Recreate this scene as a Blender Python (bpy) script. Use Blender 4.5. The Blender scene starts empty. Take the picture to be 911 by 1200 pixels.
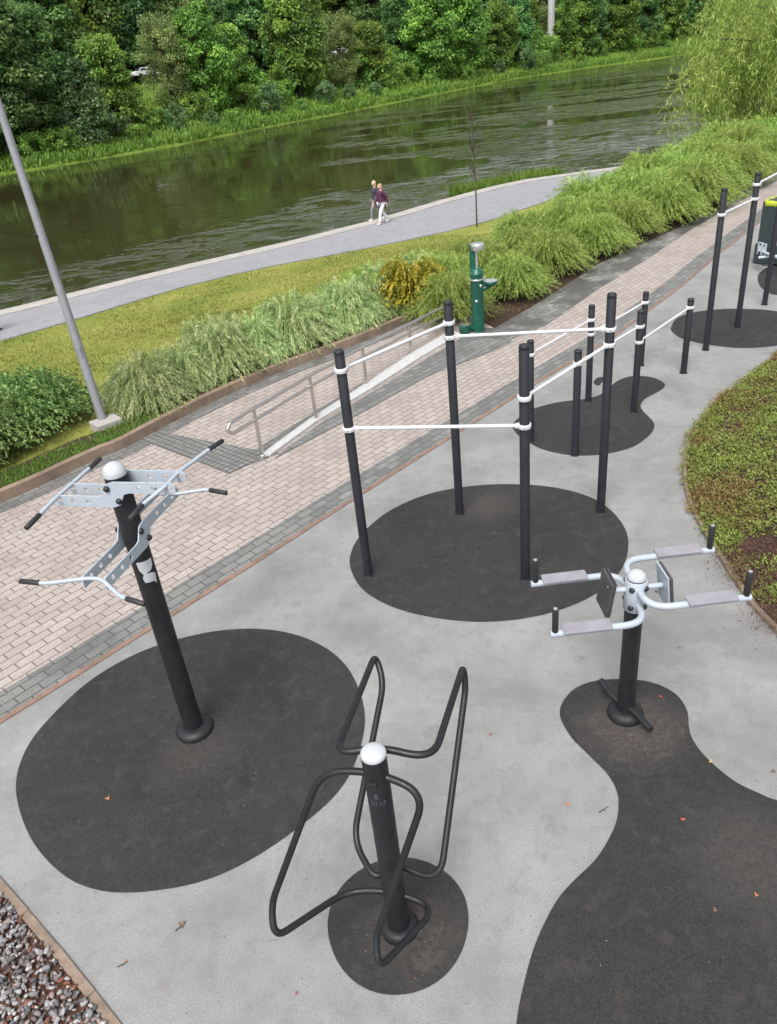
import bpy, bmesh, math, random
import numpy as np
from mathutils import Vector, Matrix, Quaternion, noise
from mathutils.geometry import delaunay_2d_cdt

random.seed(7)
RNG = np.random.default_rng(11)
S = bpy.context.scene
COL = S.collection
R = math.radians

# ------------------------------------------------------------------ helpers
def lerp(a, b, t):
    return a + (b - a) * t

class MB:
    """collects shapes (world coordinates) and links them as one mesh object"""
    def __init__(self):
        self.v = []; self.f = []; self.s = []
    def add(self, verts, faces, smooth=True):
        o = len(self.v)
        self.v += [tuple(p) for p in verts]
        self.f += [tuple(i + o for i in f) for f in faces]
        self.s += [smooth] * len(faces)
        return self
    def tube(self, pts, r, seg=12, closed=False, fillet=0.0, caps=True, fseg=6):
        pts = [Vector(p) for p in pts]
        if fillet > 0:
            pts = fillet_path(pts, fillet, closed, fseg)
        n = len(pts)
        rad = r if isinstance(r, (list, tuple)) else [r] * n
        if len(rad) != n:
            rad = [lerp(rad[0], rad[-1], i / (n - 1)) for i in range(n)]
        tang = []
        for i in range(n):
            if closed:
                t = pts[(i + 1) % n] - pts[i - 1]
            else:
                t = pts[min(i + 1, n - 1)] - pts[max(i - 1, 0)]
            tang.append(t.normalized())
        ref = Vector((0, 0, 1)) if abs(tang[0].z) < .9 else Vector((1, 0, 0))
        nrm = (ref - tang[0] * ref.dot(tang[0])).normalized()
        vs = []; fs = []
        for i in range(n):
            if i:
                q = tang[i - 1].rotation_difference(tang[i])
                nrm = q @ nrm
                nrm = (nrm - tang[i] * nrm.dot(tang[i])).normalized()
            b = tang[i].cross(nrm)
            for k in range(seg):
                a = 2 * math.pi * k / seg
                vs.append(pts[i] + (nrm * math.cos(a) + b * math.sin(a)) * rad[i])
        m = n if closed else n - 1
        if closed:      # find the twist offset between the last and the first ring
            last = vs[(n - 1) * seg]
            off = min(range(seg), key=lambda k: (vs[k] - last).length)
        for i in range(m):
            for k in range(seg):
                k2 = (k + 1) % seg
                j = i + 1
                if closed and j == n:
                    fs.append((i * seg + k, i * seg + k2, (k2 + off) % seg, (k + off) % seg))
                else:
                    fs.append((i * seg + k, i * seg + k2, j * seg + k2, j * seg + k))
        self.add(vs, fs, True)
        if caps and not closed:
            self.add([], [], True)
            o = len(self.v)
            for e, rev in ((0, True), (n - 1, False)):
                ring = vs[e * seg:(e + 1) * seg]
                self.add(ring, [tuple(range(seg))[::-1] if rev else tuple(range(seg))], False)
        return self
    def lathe(self, prof, at=(0, 0, 0), axis=(0, 0, 1), seg=24, smooth=True):
        ax = Vector(axis).normalized()
        q = Vector((0, 0, 1)).rotation_difference(ax)
        at = Vector(at)
        vs = []; fs = []
        n = len(prof)
        for r, z in prof:
            for k in range(seg):
                a = 2 * math.pi * k / seg
                vs.append(at + q @ Vector((r * math.cos(a), r * math.sin(a), z)))
        for i in range(n - 1):
            for k in range(seg):
                k2 = (k + 1) % seg
                fs.append((i * seg + k, i * seg + k2, (i + 1) * seg + k2, (i + 1) * seg + k))
        self.add(vs, fs, smooth)
        if prof[0][0] > 1e-4:
            self.add(vs[:seg], [tuple(range(seg))[::-1]], False)
        if prof[-1][0] > 1e-4:
            self.add(vs[-seg:], [tuple(range(seg))], False)
        return self
    def cyl(self, a, b, r, seg=16):
        a = Vector(a); b = Vector(b)
        h = (b - a).length
        e = min(.2 * r, .1 * h)
        return self.lathe([(r - e, 0), (r, e), (r, h - e), (r - e, h)], a, b - a, seg, False) if h > 0 else self
    def box(self, c, size, rot=None, bev=0.0):
        bm = bmesh.new()
        bmesh.ops.create_cube(bm, size=1)
        for v in bm.verts:
            v.co = Vector((v.co.x * size[0], v.co.y * size[1], v.co.z * size[2]))
        if bev > 0:
            bmesh.ops.bevel(bm, geom=bm.edges[:], offset=bev, segments=2, affect='EDGES', profile=.6)
        M = rot if rot is not None else Matrix.Identity(3)
        if not isinstance(M, Matrix):
            M = Matrix.Rotation(M, 3, 'Z')
        c = Vector(c)
        bm.verts.index_update()
        self.add([c + M @ v.co for v in bm.verts], [tuple(v.index for v in f.verts) for f in bm.faces], False)
        bm.free()
        return self
    def prism(self, poly, z0, z1):
        n = len(poly)
        vs = [(p[0], p[1], z0) for p in poly] + [(p[0], p[1], z1) for p in poly]
        fs = [tuple(range(n, 2 * n)), tuple(range(n))[::-1]] + [(i, (i + 1) % n, (i + 1) % n + n, i + n) for i in range(n)]
        return self.add(vs, fs, False)
    def build(self, name, mat, parent=None, loc=None):
        o = mesh_obj(name, self.v, self.f, mat, parent, loc, self.s)
        return o

def fillet_path(pts, r, closed, fseg):
    out = []
    n = len(pts)
    for i in range(n):
        if not closed and i in (0, n - 1):
            out.append(pts[i]); continue
        p0, p1, p2 = pts[i - 1], pts[i], pts[(i + 1) % n]
        d0 = p0 - p1; d2 = p2 - p1
        l = min(r, d0.length * (.95 if not closed and i == 1 else .48), d2.length * (.95 if not closed and i == n - 2 else .48))
        a = p1 + d0.normalized() * l; b = p1 + d2.normalized() * l
        for k in range(fseg + 1):
            t = k / fseg
            out.append(a * (1 - t) ** 2 + p1 * 2 * t * (1 - t) + b * t ** 2)
    return out

def mesh_obj(name, verts, faces, mat, parent=None, loc=None, smooth=None):
    base = Vector((0, 0, 0))
    if parent is not None:
        q = parent
        while q is not None:
            base = base + q.location; q = q.parent
    elif loc is not None:
        base = Vector(loc)
    me = bpy.data.meshes.new(name)
    b = tuple(base)
    me.from_pydata([(p[0] - b[0], p[1] - b[1], p[2] - b[2]) for p in verts], [], faces)
    if smooth is not None:
        me.polygons.foreach_set('use_smooth', smooth if not isinstance(smooth, bool) else [smooth] * len(me.polygons))
    me.update()
    if mat is not None:
        me.materials.append(mat)
    o = bpy.data.objects.new(name, me)
    COL.objects.link(o)
    if parent is not None:
        o.parent = parent
    else:
        o.location = base
    return o

def thing(name, label, cat, loc, group=None):
    o = bpy.data.objects.new(name, None)
    o.empty_display_size = .2
    COL.objects.link(o)
    o.location = loc
    tag(o, label, cat, group)
    return o

def tag(o, label=None, cat=None, group=None, kind=None):
    if label: o['label'] = label
    if cat: o['category'] = cat
    if group: o['group'] = group
    if kind: o['kind'] = kind
    return o

def struct(o, label=None, cat=None, kind='structure'):
    return tag(o, label, cat, None, kind)

def catmull(poly, sub=6, closed=True):
    n = len(poly); out = []
    rng = range(n) if closed else range(n - 1)
    for i in rng:
        p = [Vector((*poly[(i + k) % n][:2], 0)) if closed else Vector((*poly[min(max(i + k, 0), n - 1)][:2], 0)) for k in (-1, 0, 1, 2)]
        for s in range(sub):
            t = s / sub
            q = .5 * ((2 * p[1]) + (-p[0] + p[2]) * t + (2 * p[0] - 5 * p[1] + 4 * p[2] - p[3]) * t * t + (-p[0] + 3 * p[1] - 3 * p[2] + p[3]) * t ** 3)
            out.append((q.x, q.y))
    if not closed:
        out.append(tuple(poly[-1][:2]))
    return out

def sheet(name, poly, z, mat, label=None, cat=None):
    """flat polygon at height z (triangulated)"""
    r_ = delaunay_2d_cdt([Vector((p[0], p[1])) for p in poly], [], [list(range(len(poly)))], 1, 1e-5)
    me = bpy.data.meshes.new(name)
    fs = []
    for f in r_[2]:
        q = [r_[0][i] for i in f]
        ar = sum(q[i - 1].x * q[i].y - q[i].x * q[i - 1].y for i in range(len(q)))
        fs.append(tuple(f) if ar > 0 else tuple(f)[::-1])
    me.from_pydata([(v.x, v.y, z) for v in r_[0]], [], fs)
    me.update()
    me.materials.append(mat)
    o = bpy.data.objects.new(name, me); COL.objects.link(o)
    return struct(o, label, cat)

def offset_line(line, d):
    out = []
    n = len(line)
    for i, p in enumerate(line):
        a = Vector(line[max(i - 1, 0)][:2]); b = Vector(line[min(i + 1, n - 1)][:2])
        t = (b - a).normalized()
        out.append((p[0] - t.y * d, p[1] + t.x * d))
    return out

def copy_tree(o, parent=None, **props):
    c = o.copy(); COL.objects.link(c)
    c.parent = parent
    for ch in o.children:
        copy_tree(ch, c)
    for k, v in props.items():
        c[k] = v
    return c

# ------------------------------------------------------------------ materials
class NT:
    def __init__(self, name):
        self.m = bpy.data.materials.new(name); self.m.use_nodes = True
        self.t = self.m.node_tree; self.t.nodes.clear()
        self.out = self.n('ShaderNodeOutputMaterial')
    def n(self, typ, **kw):
        nd = self.t.nodes.new(typ)
        for k, v in kw.items():
            setattr(nd, k, v)
        return nd
    def l(self, a, b):
        self.t.links.new(a, b)
    def val(self, sock, v):
        if hasattr(v, 'is_output') or isinstance(v, bpy.types.NodeSocket):
            self.l(v, sock)
        else:
            sock.default_value = v
    def noise(self, scale, detail=4, rough=.55, vec=None, dist=0.0):
        nd = self.n('ShaderNodeTexNoise')
        nd.inputs['Scale'].default_value = scale; nd.inputs['Detail'].default_value = detail
        nd.inputs['Roughness'].default_value = rough; nd.inputs['Distortion'].default_value = dist
        if vec is not None: self.l(vec, nd.inputs['Vector'])
        return nd.outputs['Fac']
    def ramp(self, fac, stops, interp='LINEAR'):
        nd = self.n('ShaderNodeValToRGB'); cr = nd.color_ramp; cr.interpolation = interp
        while len(cr.elements) < len(stops): cr.elements.new(.5)
        for e, (p, c) in zip(cr.elements, stops):
            e.position = p
            e.color = (c, c, c, 1) if isinstance(c, (int, float)) else (*c, 1)
        self.l(fac, nd.inputs['Fac'])
        return nd.outputs['Color']
    def mix(self, fac, a, b, mode='MIX'):
        nd = self.n('ShaderNodeMix', data_type='RGBA', blend_type=mode)
        self.val(nd.inputs[0], fac)
        for s, v in ((nd.inputs[6], a), (nd.inputs[7], b)):
            self.val(s, (*v, 1) if isinstance(v, tuple) and len(v) == 3 else v)
        return nd.outputs[2]
    def math(self, op, a, b=0.0, c=None, clamp=False):
        nd = self.n('ShaderNodeMath', operation=op); nd.use_clamp = clamp
        self.val(nd.inputs[0], a); self.val(nd.inputs[1], b)
        if c is not None: self.val(nd.inputs[2], c)
        return nd.outputs[0]
    def pos(self):
        return self.n('ShaderNodeNewGeometry').outputs['Position']
    def objco(self):
        return self.n('ShaderNodeTexCoord').outputs['Object']
    def mapping(self, vec, loc=(0, 0, 0), rot=(0, 0, 0), scale=(1, 1, 1)):
        nd = self.n('ShaderNodeMapping')
        nd.inputs['Location'].default_value = loc; nd.inputs['Rotation'].default_value = rot; nd.inputs['Scale'].default_value = scale
        self.l(vec, nd.inputs['Vector'])
        return nd.outputs[0]
    def bump(self, h, strength=.3, dist=.01, normal=None):
        nd = self.n('ShaderNodeBump')
        self.val(nd.inputs['Strength'], strength); nd.inputs['Distance'].default_value = dist
        self.l(h, nd.inputs['Height'])
        if normal is not None: self.l(normal, nd.inputs['Normal'])
        return nd.outputs[0]
    def bsdf(self, color, rough=.6, metal=0.0, normal=None, spec=.5):
        nd = self.n('ShaderNodeBsdfPrincipled')
        self.val(nd.inputs['Base Color'], (*color, 1) if isinstance(color, tuple) and len(color) == 3 else color)
        self.val(nd.inputs['Roughness'], rough); self.val(nd.inputs['Metallic'], metal)
        nd.inputs['Specular IOR Level'].default_value = spec
        if normal is not None: self.l(normal, nd.inputs['Normal'])
        self.l(nd.outputs[0], self.out.inputs['Surface'])
        return nd

def paint(name, col, rough=.45, metal=0.0, var=.12, scuff=0.0, spec=.5, scale=9):
    t = NT(name)
    p = t.pos()
    a = t.noise(scale, 5, .6, p)
    c = t.mix(t.ramp(a, [(.3, 0.0), (.7, 1.0)]), tuple(x * (1 - var) for x in col), tuple(min(1, x * (1 + var)) for x in col))
    if scuff > 0:
        b = t.noise(60, 6, .7, p)
        c = t.mix(t.ramp(b, [(.62, 0.0), (.72, scuff)]), c, (.33, .31, .29))
    r = t.ramp(t.noise(25, 4, .6, p), [(.3, max(.05, rough - .1)), (.7, min(1, rough + .12))])
    nb = t.bump(t.noise(220, 2, .5, p), .06, .002)
    t.bsdf(c, r, metal, nb, spec)
    return t.m

def granulate(name, dark, light, speck, blot=.25, dust=(.3, .27, .24), dusta=.25, worn=()):
    """poured rubber granulate seen from a few metres: fine speckle, soft blotches, dust"""
    t = NT(name)
    p = t.pos()
    f1 = t.noise(85, 4, .8, p)
    f2 = t.noise(1.1, 6, .62, p)
    f3 = t.noise(120, 3, .7, p)
    f5 = t.noise(24, 4, .75, p)
    f4 = t.noise(7, 5, .6, p)
    c = t.mix(t.ramp(f1, [(.36, 0.0), (.66, 1.0)]), dark, light)
    c = t.mix(t.ramp(f3, [(.66, 0.0), (.74, .55)]), c, speck)
    c = t.mix(t.ramp(f5, [(.60, 0.0), (.72, .35)]), c, tuple(x * .6 for x in dark))
    f6 = t.noise(.55, 7, .7, p, .6)
    c = t.mix(t.ramp(f6, [(.50, 0.0), (.62, .30)]), c, tuple(x * .55 for x in dark))
    f7 = t.noise(2.6, 8, .75, t.mapping(p, (7, 2, 0)), .3)
    c = t.mix(t.ramp(f7, [(.58, 0.0), (.66, .34)]), c, tuple(x * .6 for x in dark))
    c = t.mix(t.ramp(f7, [(.30, .22), (.42, 0.0)]), c, tuple(min(1, x * 1.35) for x in light))
    c = t.mix(t.ramp(f2, [(.35, 0.0), (.68, blot)]), c, tuple(x * .66 for x in dark), 'MIX')
    c = t.mix(t.ramp(f4, [(.5, 0.0), (.78, dusta)]), c, dust)
    for (x0, y0, r0, a0) in worn:      # trodden, dusty spots with a ragged edge where people stand
        vd = t.n('ShaderNodeVectorMath', operation='DISTANCE'); t.l(p, vd.inputs[0]); vd.inputs[1].default_value = (x0, y0, 0)
        dd = t.math('ADD', t.math('DIVIDE', vd.outputs['Value'], r0), t.math('MULTIPLY', t.math('SUBTRACT', f4, .5), 1.6))
        c = t.mix(t.math('MULTIPLY', t.ramp(dd, [(.35, 1.0), (1.0, 0.0)]), t.ramp(f5, [(.38, a0 * .25), (.62, a0)])), c, dust)
    vor = t.n('ShaderNodeTexVoronoi'); vor.inputs['Scale'].default_value = 260
    t.l(p, vor.inputs['Vector'])
    b = t.bump(vor.outputs['Distance'], .35, .004)
    t.bsdf(c, t.ramp(f4, [(.3, .72), (.7, .92)]), 0, b, .35)
    return t.m

def pavers(name, c1, c2, mortar, bw=.25, bh=.125, rot=R(-46), gap=.007, dirt=.35, dirtcol=(.12, .1, .09), wet=0.0, offset=.5, freq=2, dscale=1.3, dlo=.5, dhi=.66):
    t = NT(name)
    p = t.pos()
    v = t.mapping(p, (0.03, .05, 0), (0, 0, rot))
    br = t.n('ShaderNodeTexBrick')
    br.offset = offset; br.offset_frequency = freq; br.squash = 1
    t.l(v, br.inputs['Vector'])
    br.inputs['Color1'].default_value = (*c1, 1); br.inputs['Color2'].default_value = (*c2, 1); br.inputs['Mortar'].default_value = (*mortar, 1)
    br.inputs['Scale'].default_value = 1; br.inputs['Mortar Size'].default_value = gap; br.inputs['Mortar Smooth'].default_value = .25
    br.inputs['Bias'].default_value = 0; br.inputs['Brick Width'].default_value = bw; br.inputs['Row Height'].default_value = bh
    n1 = t.noise(dscale, 6, .62, p); n2 = t.noise(38, 5, .65, p); n3 = t.noise(5, 4, .6, p)
    c = t.mix(t.ramp(n2, [(.3, 0.0), (.72, .5)]), br.outputs['Color'], mortar)
    c = t.mix(t.ramp(n1, [(dlo, 0.0), (dhi, dirt)]), c, dirtcol)
    c = t.mix(t.ramp(n3, [(.56, 0.0), (.7, dirt * .7)]), c, dirtcol)
    h = t.math('SUBTRACT', 1.0, br.outputs['Fac'])
    h = t.math('ADD', h, t.math('MULTIPLY', n2, .35))
    b = t.bump(h, .6, .006)
    rg = t.ramp(n1, [(.4, .85 - wet * .3), (.65, .7 - wet * .5)])
    t.bsdf(c, rg, 0, b, .4)
    return t.m

def leafmat(name, stops, trans=.35, rough=.5, huevar=.03, valvar=.25, spec=.35):
    """leaf colour from a per-leaf random attribute, shifted a little per plant"""
    t = NT(name)
    at = t.n('ShaderNodeAttribute'); at.attribute_name = 'tint'
    c = t.ramp(at.outputs['Fac'], stops)
    oi = t.n('ShaderNodeObjectInfo')
    hs = t.n('ShaderNodeHueSaturation')
    t.l(c, hs.inputs['Color'])
    rnd = oi.outputs['Random']
    t.l(t.math('ADD', t.math('MULTIPLY', rnd, huevar), .5 - huevar / 2), hs.inputs['Hue'])
    t.l(t.math('ADD', t.math('MULTIPLY', rnd, valvar), 1 - valvar / 2), hs.inputs['Value'])
    pb = t.n('ShaderNodeBsdfPrincipled')
    t.l(hs.outputs[0], pb.inputs['Base Color']); pb.inputs['Roughness'].default_value = rough
    pb.inputs['Specular IOR Level'].default_value = spec
    tr = t.n('ShaderNodeBsdfTranslucent'); t.l(hs.outputs[0], tr.inputs['Color'])
    mx = t.n('ShaderNodeMixShader'); mx.inputs[0].default_value = trans
    t.l(pb.outputs[0], mx.inputs[1]); t.l(tr.outputs[0], mx.inputs[2])
    t.l(mx.outputs[0], t.out.inputs['Surface'])
    return t.m

def ground_mat(name, stops, scale=.7, fine=30, rough=.95, bumpd=.03, bs=.6):
    t = NT(name)
    p = t.pos()
    a = t.noise(scale, 7, .65, p); b = t.noise(fine, 5, .7, p)
    f = t.math('ADD', t.math('MULTIPLY', a, .6), t.math('MULTIPLY', b, .4))
    c = t.ramp(f, stops)
    t.bsdf(c, rough, 0, t.bump(b, bs, bumpd), .2)
    return t.m

M = {}
M['court'] = granulate('grey_rubber', (.198, .198, .196), (.335, .335, .330), (.10, .10, .098), .55, (.165, .145, .125), .45)
M['patch'] = granulate('black_rubber', (.0125, .0122, .0124), (.044, .043, .0435), (.17, .165, .16), .3, (.075, .065, .057), .45, [(1.83, 4.50, .50, .95), (-.12, 2.98, .36, .8), (1.25, 8.35, .5, .6), (-1.9, 4.75, .42, .4), (2.3, 3.2, .6, .45)])
M['pink'] = pavers('pink_pavers', (.43, .375, .345), (.35, .305, .28), (.12, .10, .088), dirt=.4, dirtcol=(.235, .185, .155), wet=.2)
M['greypav'] = pavers('grey_pavers', (.235, .232, .22), (.15, .152, .148), (.06, .06, .056), dirt=.55, dirtcol=(.085, .085, .08), wet=.5)
M['greywet'] = pavers('grey_mossy_pavers', (.33, .32, .30), (.17, .17, .16), (.05, .05, .046), dirt=.85, dirtcol=(.075, .07, .066), wet=.6, dscale=.9, dlo=.40, dhi=.52)
M['tactile'] = pavers('tactile_pavers', (.235, .235, .225), (.18, .18, .175), (.05, .05, .047), bw=.1, bh=.1, dirt=.3, wet=.4, offset=0.0, gap=.009)
M['prom'] = pavers('promenade_pavers', (.31, .31, .325), (.25, .25, .265), (.16, .16, .168), bw=.3, bh=.2, rot=R(-36), dirt=.45, dirtcol=(.23, .225, .24), wet=.6, dscale=.35)
M['edge_red'] = paint('red_brown_edging', (.19, .125, .095), .85, var=.3, scale=6)
M['edge_tan'] = paint('tan_concrete', (.20, .15, .112), .9, var=.35, scale=9)
M['kerbwall'] = paint('brown_concrete', (.20, .145, .105), .9, var=.35, scale=3)
M['white_conc'] = paint('white_concrete', (.43, .43, .425), .8, var=.12, scale=14, scuff=.3)
M['pale_conc'] = paint('pale_concrete', (.34, .32, .295), .85, var=.14, scale=2)
M['black_steel'] = paint('anthracite_powder_coat', (.0135, .014, .0162), .5, var=.25, scuff=.12, spec=.35)
M['pole'] = paint('anthracite_pole', (.0165, .0178, .0225), .48, var=.2, scuff=.08, spec=.35)
M['black_tube'] = paint('black_tube_paint', (.010, .0105, .012), .42, var=.25, scuff=.12, spec=.4)
M['grey_paint'] = paint('light_grey_powder_coat', (.36, .405, .455), .38, var=.06, scuff=.06)
M['white_paint'] = paint('white_bar_paint', (.56, .56, .58), .35, var=.06, scuff=.08)
M['cap'] = paint('pale_grey_cap', (.42, .435, .455), .35, var=.06)
M['grip'] = paint('black_rubber_grip', (.018, .018, .019), .6, var=.2)
M['bolt'] = paint('black_plastic_bolt', (.012, .012, .013), .35)
M['pad'] = paint('grey_pad', (.25, .24, .265), .5, var=.1, scuff=.1)
M['padback'] = paint('dark_pad', (.05, .048, .05), .55, var=.2, scuff=.1)
t = NT('stainless_steel'); t.bsdf((.56, .53, .50), .29, 1.0); M['chrome'] = t.m
M['galv'] = paint('grey_galvanised', (.23, .235, .25), .5, .15, .1)
M['fountain'] = paint('bottle_green_paint', (.006, .085, .055), .32, var=.15)
M['steel'] = paint('brushed_steel', (.62, .63, .63), .32, .9, .08)
M['bark'] = ground_mat('bark', [(.3, (.035, .028, .022)), (.7, (.13, .105, .085))], 3, 25, .95, .03)
M['soil'] = ground_mat('bare_soil', [(.25, (.02, .013, .01)), (.5, (.05, .03, .022)), (.7, (.11, .06, .042))], 2.0, 60, .95, .02)
M['lawn'] = ground_mat('lawn_turf', [(.32, (.095, .135, .028)), (.47, (.205, .235, .045)), (.60, (.29, .275, .07)), (.74, (.28, .215, .09))], .5, 22, .95, .05, .9)
M['farbank'] = ground_mat('bank_turf', [(.3, (.045, .085, .012)), (.5, (.12, .19, .026)), (.7, (.20, .26, .05))], .15, 3, .95, .3, .8)
M['asphalt'] = ground_mat('asphalt', [(.3, (.04, .04, .042)), (.7, (.07, .07, .072))], 1, 80, .9, .004)

# ------------------------------------------------------------------ camera, world, sun
cam_d = bpy.data.cameras.new('camera')
cam = bpy.data.objects.new('camera', cam_d); COL.objects.link(cam)
cam_d.sensor_fit = 'VERTICAL'; cam_d.sensor_height = 24.0; cam_d.sensor_width = 18.22
cam_d.lens = 905 / 1200 * 24.0
cam_d.clip_start = .05; cam_d.clip_end = 3000
cam.matrix_world = Matrix.Translation((0, 0, 5)) @ Matrix(((0.993883, 0.110441, -0.000000), (-0.056267, 0.506361, -0.860484), (-0.095032, 0.855220, 0.509478))).to_4x4()
S.camera = cam

W = bpy.data.worlds.new('World'); S.world = W; W.use_nodes = True
wt = W.node_tree; wt.nodes.clear()
sky = wt.nodes.new('ShaderNodeTexSky'); sky.sky_type = 'NISHITA'; sky.sun_disc = False
SUN_EL, SUN_AZ = 58, 200
sky.sun_elevation = R(SUN_EL); sky.sun_rotation = R(SUN_AZ); sky.air_density = 1.0; sky.dust_density = 3.0; sky.ozone_density = 1.0
hs = wt.nodes.new('ShaderNodeHueSaturation'); hs.inputs['Saturation'].default_value = .22
bg = wt.nodes.new('ShaderNodeBackground'); bg.inputs['Strength'].default_value = .115
wo = wt.nodes.new('ShaderNodeOutputWorld')
wt.links.new(sky.outputs[0], hs.inputs['Color']); wt.links.new(hs.outputs[0], bg.inputs['Color']); wt.links.new(bg.outputs[0], wo.inputs['Surface'])
sun_d = bpy.data.lights.new('sun', 'SUN'); sun_d.energy = 1.5; sun_d.angle = R(28); sun_d.color = (1, .975, .94)
sun = bpy.data.objects.new('sun', sun_d); COL.objects.link(sun)
az = R(SUN_AZ); el = R(SUN_EL)
sdir = Vector((math.sin(az) * math.cos(el), math.cos(az) * math.cos(el), math.sin(el)))
sun.rotation_euler = sdir.to_track_quat('Z', 'Y').to_euler()
sun.location = (0, -5, 30)
S.view_settings.view_transform = 'Standard'; S.view_settings.look = 'None'
S.view_settings.exposure = 1.1; S.view_settings.gamma = 1.0

# ------------------------------------------------------------------ setting: court, paving, lawn, promenade
court_edge = [(-12, -2.5), (-9.0, .3)] + [(-4.320, 4.938), (-3.811, 5.388), (-3.188, 6.008), (-2.468, 6.742), (-1.619, 7.607), (-0.549, 8.740), (1.066, 10.424), (2.914, 12.311), (4.592, 13.954), (6.955, 16.722), (8.614, 18.855), (12.251, 23.233)] + [(18.0, 30.5), (30, 45)]
kerb_line = [(-11.5, 1.5), (-8.6, 5.6)] + [(-6.005, 9.317), (-5.508, 9.863), (-5.099, 10.251), (-4.682, 10.725), (-4.344, 11.079), (-4.064, 11.315), (-3.478, 12.120), (-2.758, 13.003), (-2.114, 13.667), (-1.410, 14.292), (-0.634, 14.882), (0.182, 15.575), (1.080, 16.507), (1.806, 17.432)] + [(2.35, 17.8)]
hedge_line = [(2.030, 15.482), (2.551, 15.233), (3.984, 16.898), (5.820, 19.294), (7.712, 21.062), (9.150, 22.405), (11.432, 24.866), (15.310, 29.445)] + [(20.5, 35.5), (29, 46)]

# court: from the paving edge back under the camera
back = [(40, 45), (40, -8), (-12, -8)]
sheet('court', court_edge + back, 0.0, M['court'], 'grey poured rubber sports court')
# paving path
pv_left = kerb_line[:-1] + hedge_line[1:]
sheet('paving_path', offset_line(court_edge, .05) + pv_left[::-1], 0.004, M['pink'], 'pink block paved path')
sheet('paving_border', offset_line(court_edge, .05) + offset_line(court_edge, .42)[::-1], 0.008, M['greypav'], 'grey paver border of the path')
mb = MB()
for (d0, d1, z1) in ((-.012, .05, .012),):
    a = offset_line(court_edge, d0); b = offset_line(court_edge, d1)
    for i in range(len(a) - 1):
        mb.prism([a[i], a[i + 1], b[i + 1], b[i]], -.03, z1)
struct(mb.build('path_kerb', M['edge_red']))
sheet('paving_mossy', [(2.030, 15.482), (2.115, 14.671), (2.554, 14.308), (3.550, 15.038), (5.186, 17.114), (7.106, 19.321), (9.264, 21.959), (11.010, 23.894), (14.361, 27.518)] + hedge_line[1:8][::-1], 0.008, M['greywet'], 'dark mossy pavers along the hedge')
sheet('paving_grey_band', [(-1.591, 10.340), (-1.251, 10.691), (-0.316, 11.604), (0.934, 12.966), (2.231, 13.867), (2.758, 14.340), (2.362, 14.637), (1.904, 14.962), (1.025, 13.882), (0.004, 12.590), (-0.939, 11.434), (-1.501, 10.518)], 0.0125, M['greypav'])
sheet('paving_crossband', [(-3.864, 11.581), (-3.618, 11.814), (-2.773, 11.267), (-1.905, 10.708), (-1.783, 10.502), (-1.501, 10.518), (-1.251, 10.691), (-1.986, 10.214), (-2.237, 10.004), (-3.190, 10.942)], 0.0165, M['tactile'])
kb_ = catmull(kerb_line[1:], 3, False)
sheet('paving_wall_band', offset_line(kb_, 0) + offset_line(kb_, -.30)[::-1], 0.012, M['greypav'])
sheet('paving_rail_band', [(-1.905, 10.708), (-1.783, 10.502), (-1.095, 11.577), (-0.135, 12.875), (-0.207, 13.021), (-1.185, 11.739)], 0.0125, M['greypav'])

# patches
def patch(poly, z=0.004, sub=6):
    return sheet('rubber_patch', catmull(poly, sub), z, M['patch'])
patch([(-3.367, 4.578), (-3.437, 5.006), (-3.337, 5.403), (-3.067, 5.878), (-2.634, 6.225), (-2.045, 6.396), (-1.506, 6.372), (-1.051, 6.184), (-0.699, 5.863), (-0.495, 5.467), (-0.406, 4.963), (-0.491, 4.493), (-0.655, 4.169), (-0.949, 3.891), (-1.318, 3.646), (-1.677, 3.518), (-2.105, 3.497), (-2.432, 3.562), (-2.736, 3.736), (-3.082, 4.088)])
patch([(-0.498, 7.565), (-0.345, 8.005), (0.052, 8.498), (0.635, 8.815), (1.374, 8.855), (2.061, 8.649), (2.511, 8.277), (2.692, 7.817), (2.683, 7.283), (2.447, 6.728), (2.056, 6.338), (1.556, 6.112), (1.025, 6.055), (0.520, 6.157), (0.015, 6.417), (-0.332, 6.780), (-0.484, 7.179)])
patch([(2.035, 10.661), (2.368, 11.061), (2.828, 11.241), (3.254, 11.260), (3.471, 11.304), (3.704, 11.490), (3.975, 11.826), (4.277, 11.969), (4.548, 11.845), (4.650, 11.581), (4.613, 11.403), (4.454, 11.230), (4.180, 11.026), (4.022, 10.796), (3.986, 10.574), (3.998, 10.221), (3.947, 9.992), (3.770, 9.732), (3.457, 9.464), (3.097, 9.353), (2.804, 9.360), (2.540, 9.452), (2.266, 9.684), (2.075, 10.043), (1.994, 10.392)])
patch([(5.756, 14.169), (6.077, 14.665), (6.586, 14.881), (7.236, 14.807), (7.889, 14.373), (8.042, 13.590), (7.491, 12.830), (7.024, 12.616), (6.441, 12.678), (5.985, 13.021), (5.697, 13.462), (5.665, 13.882)])
patch([(8.619, 16.735), (9.005, 17.268), (9.455, 17.553), (9.720, 17.342), (9.583, 16.527), (8.887, 15.537), (8.372, 15.354), (8.323, 15.916)])
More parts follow.
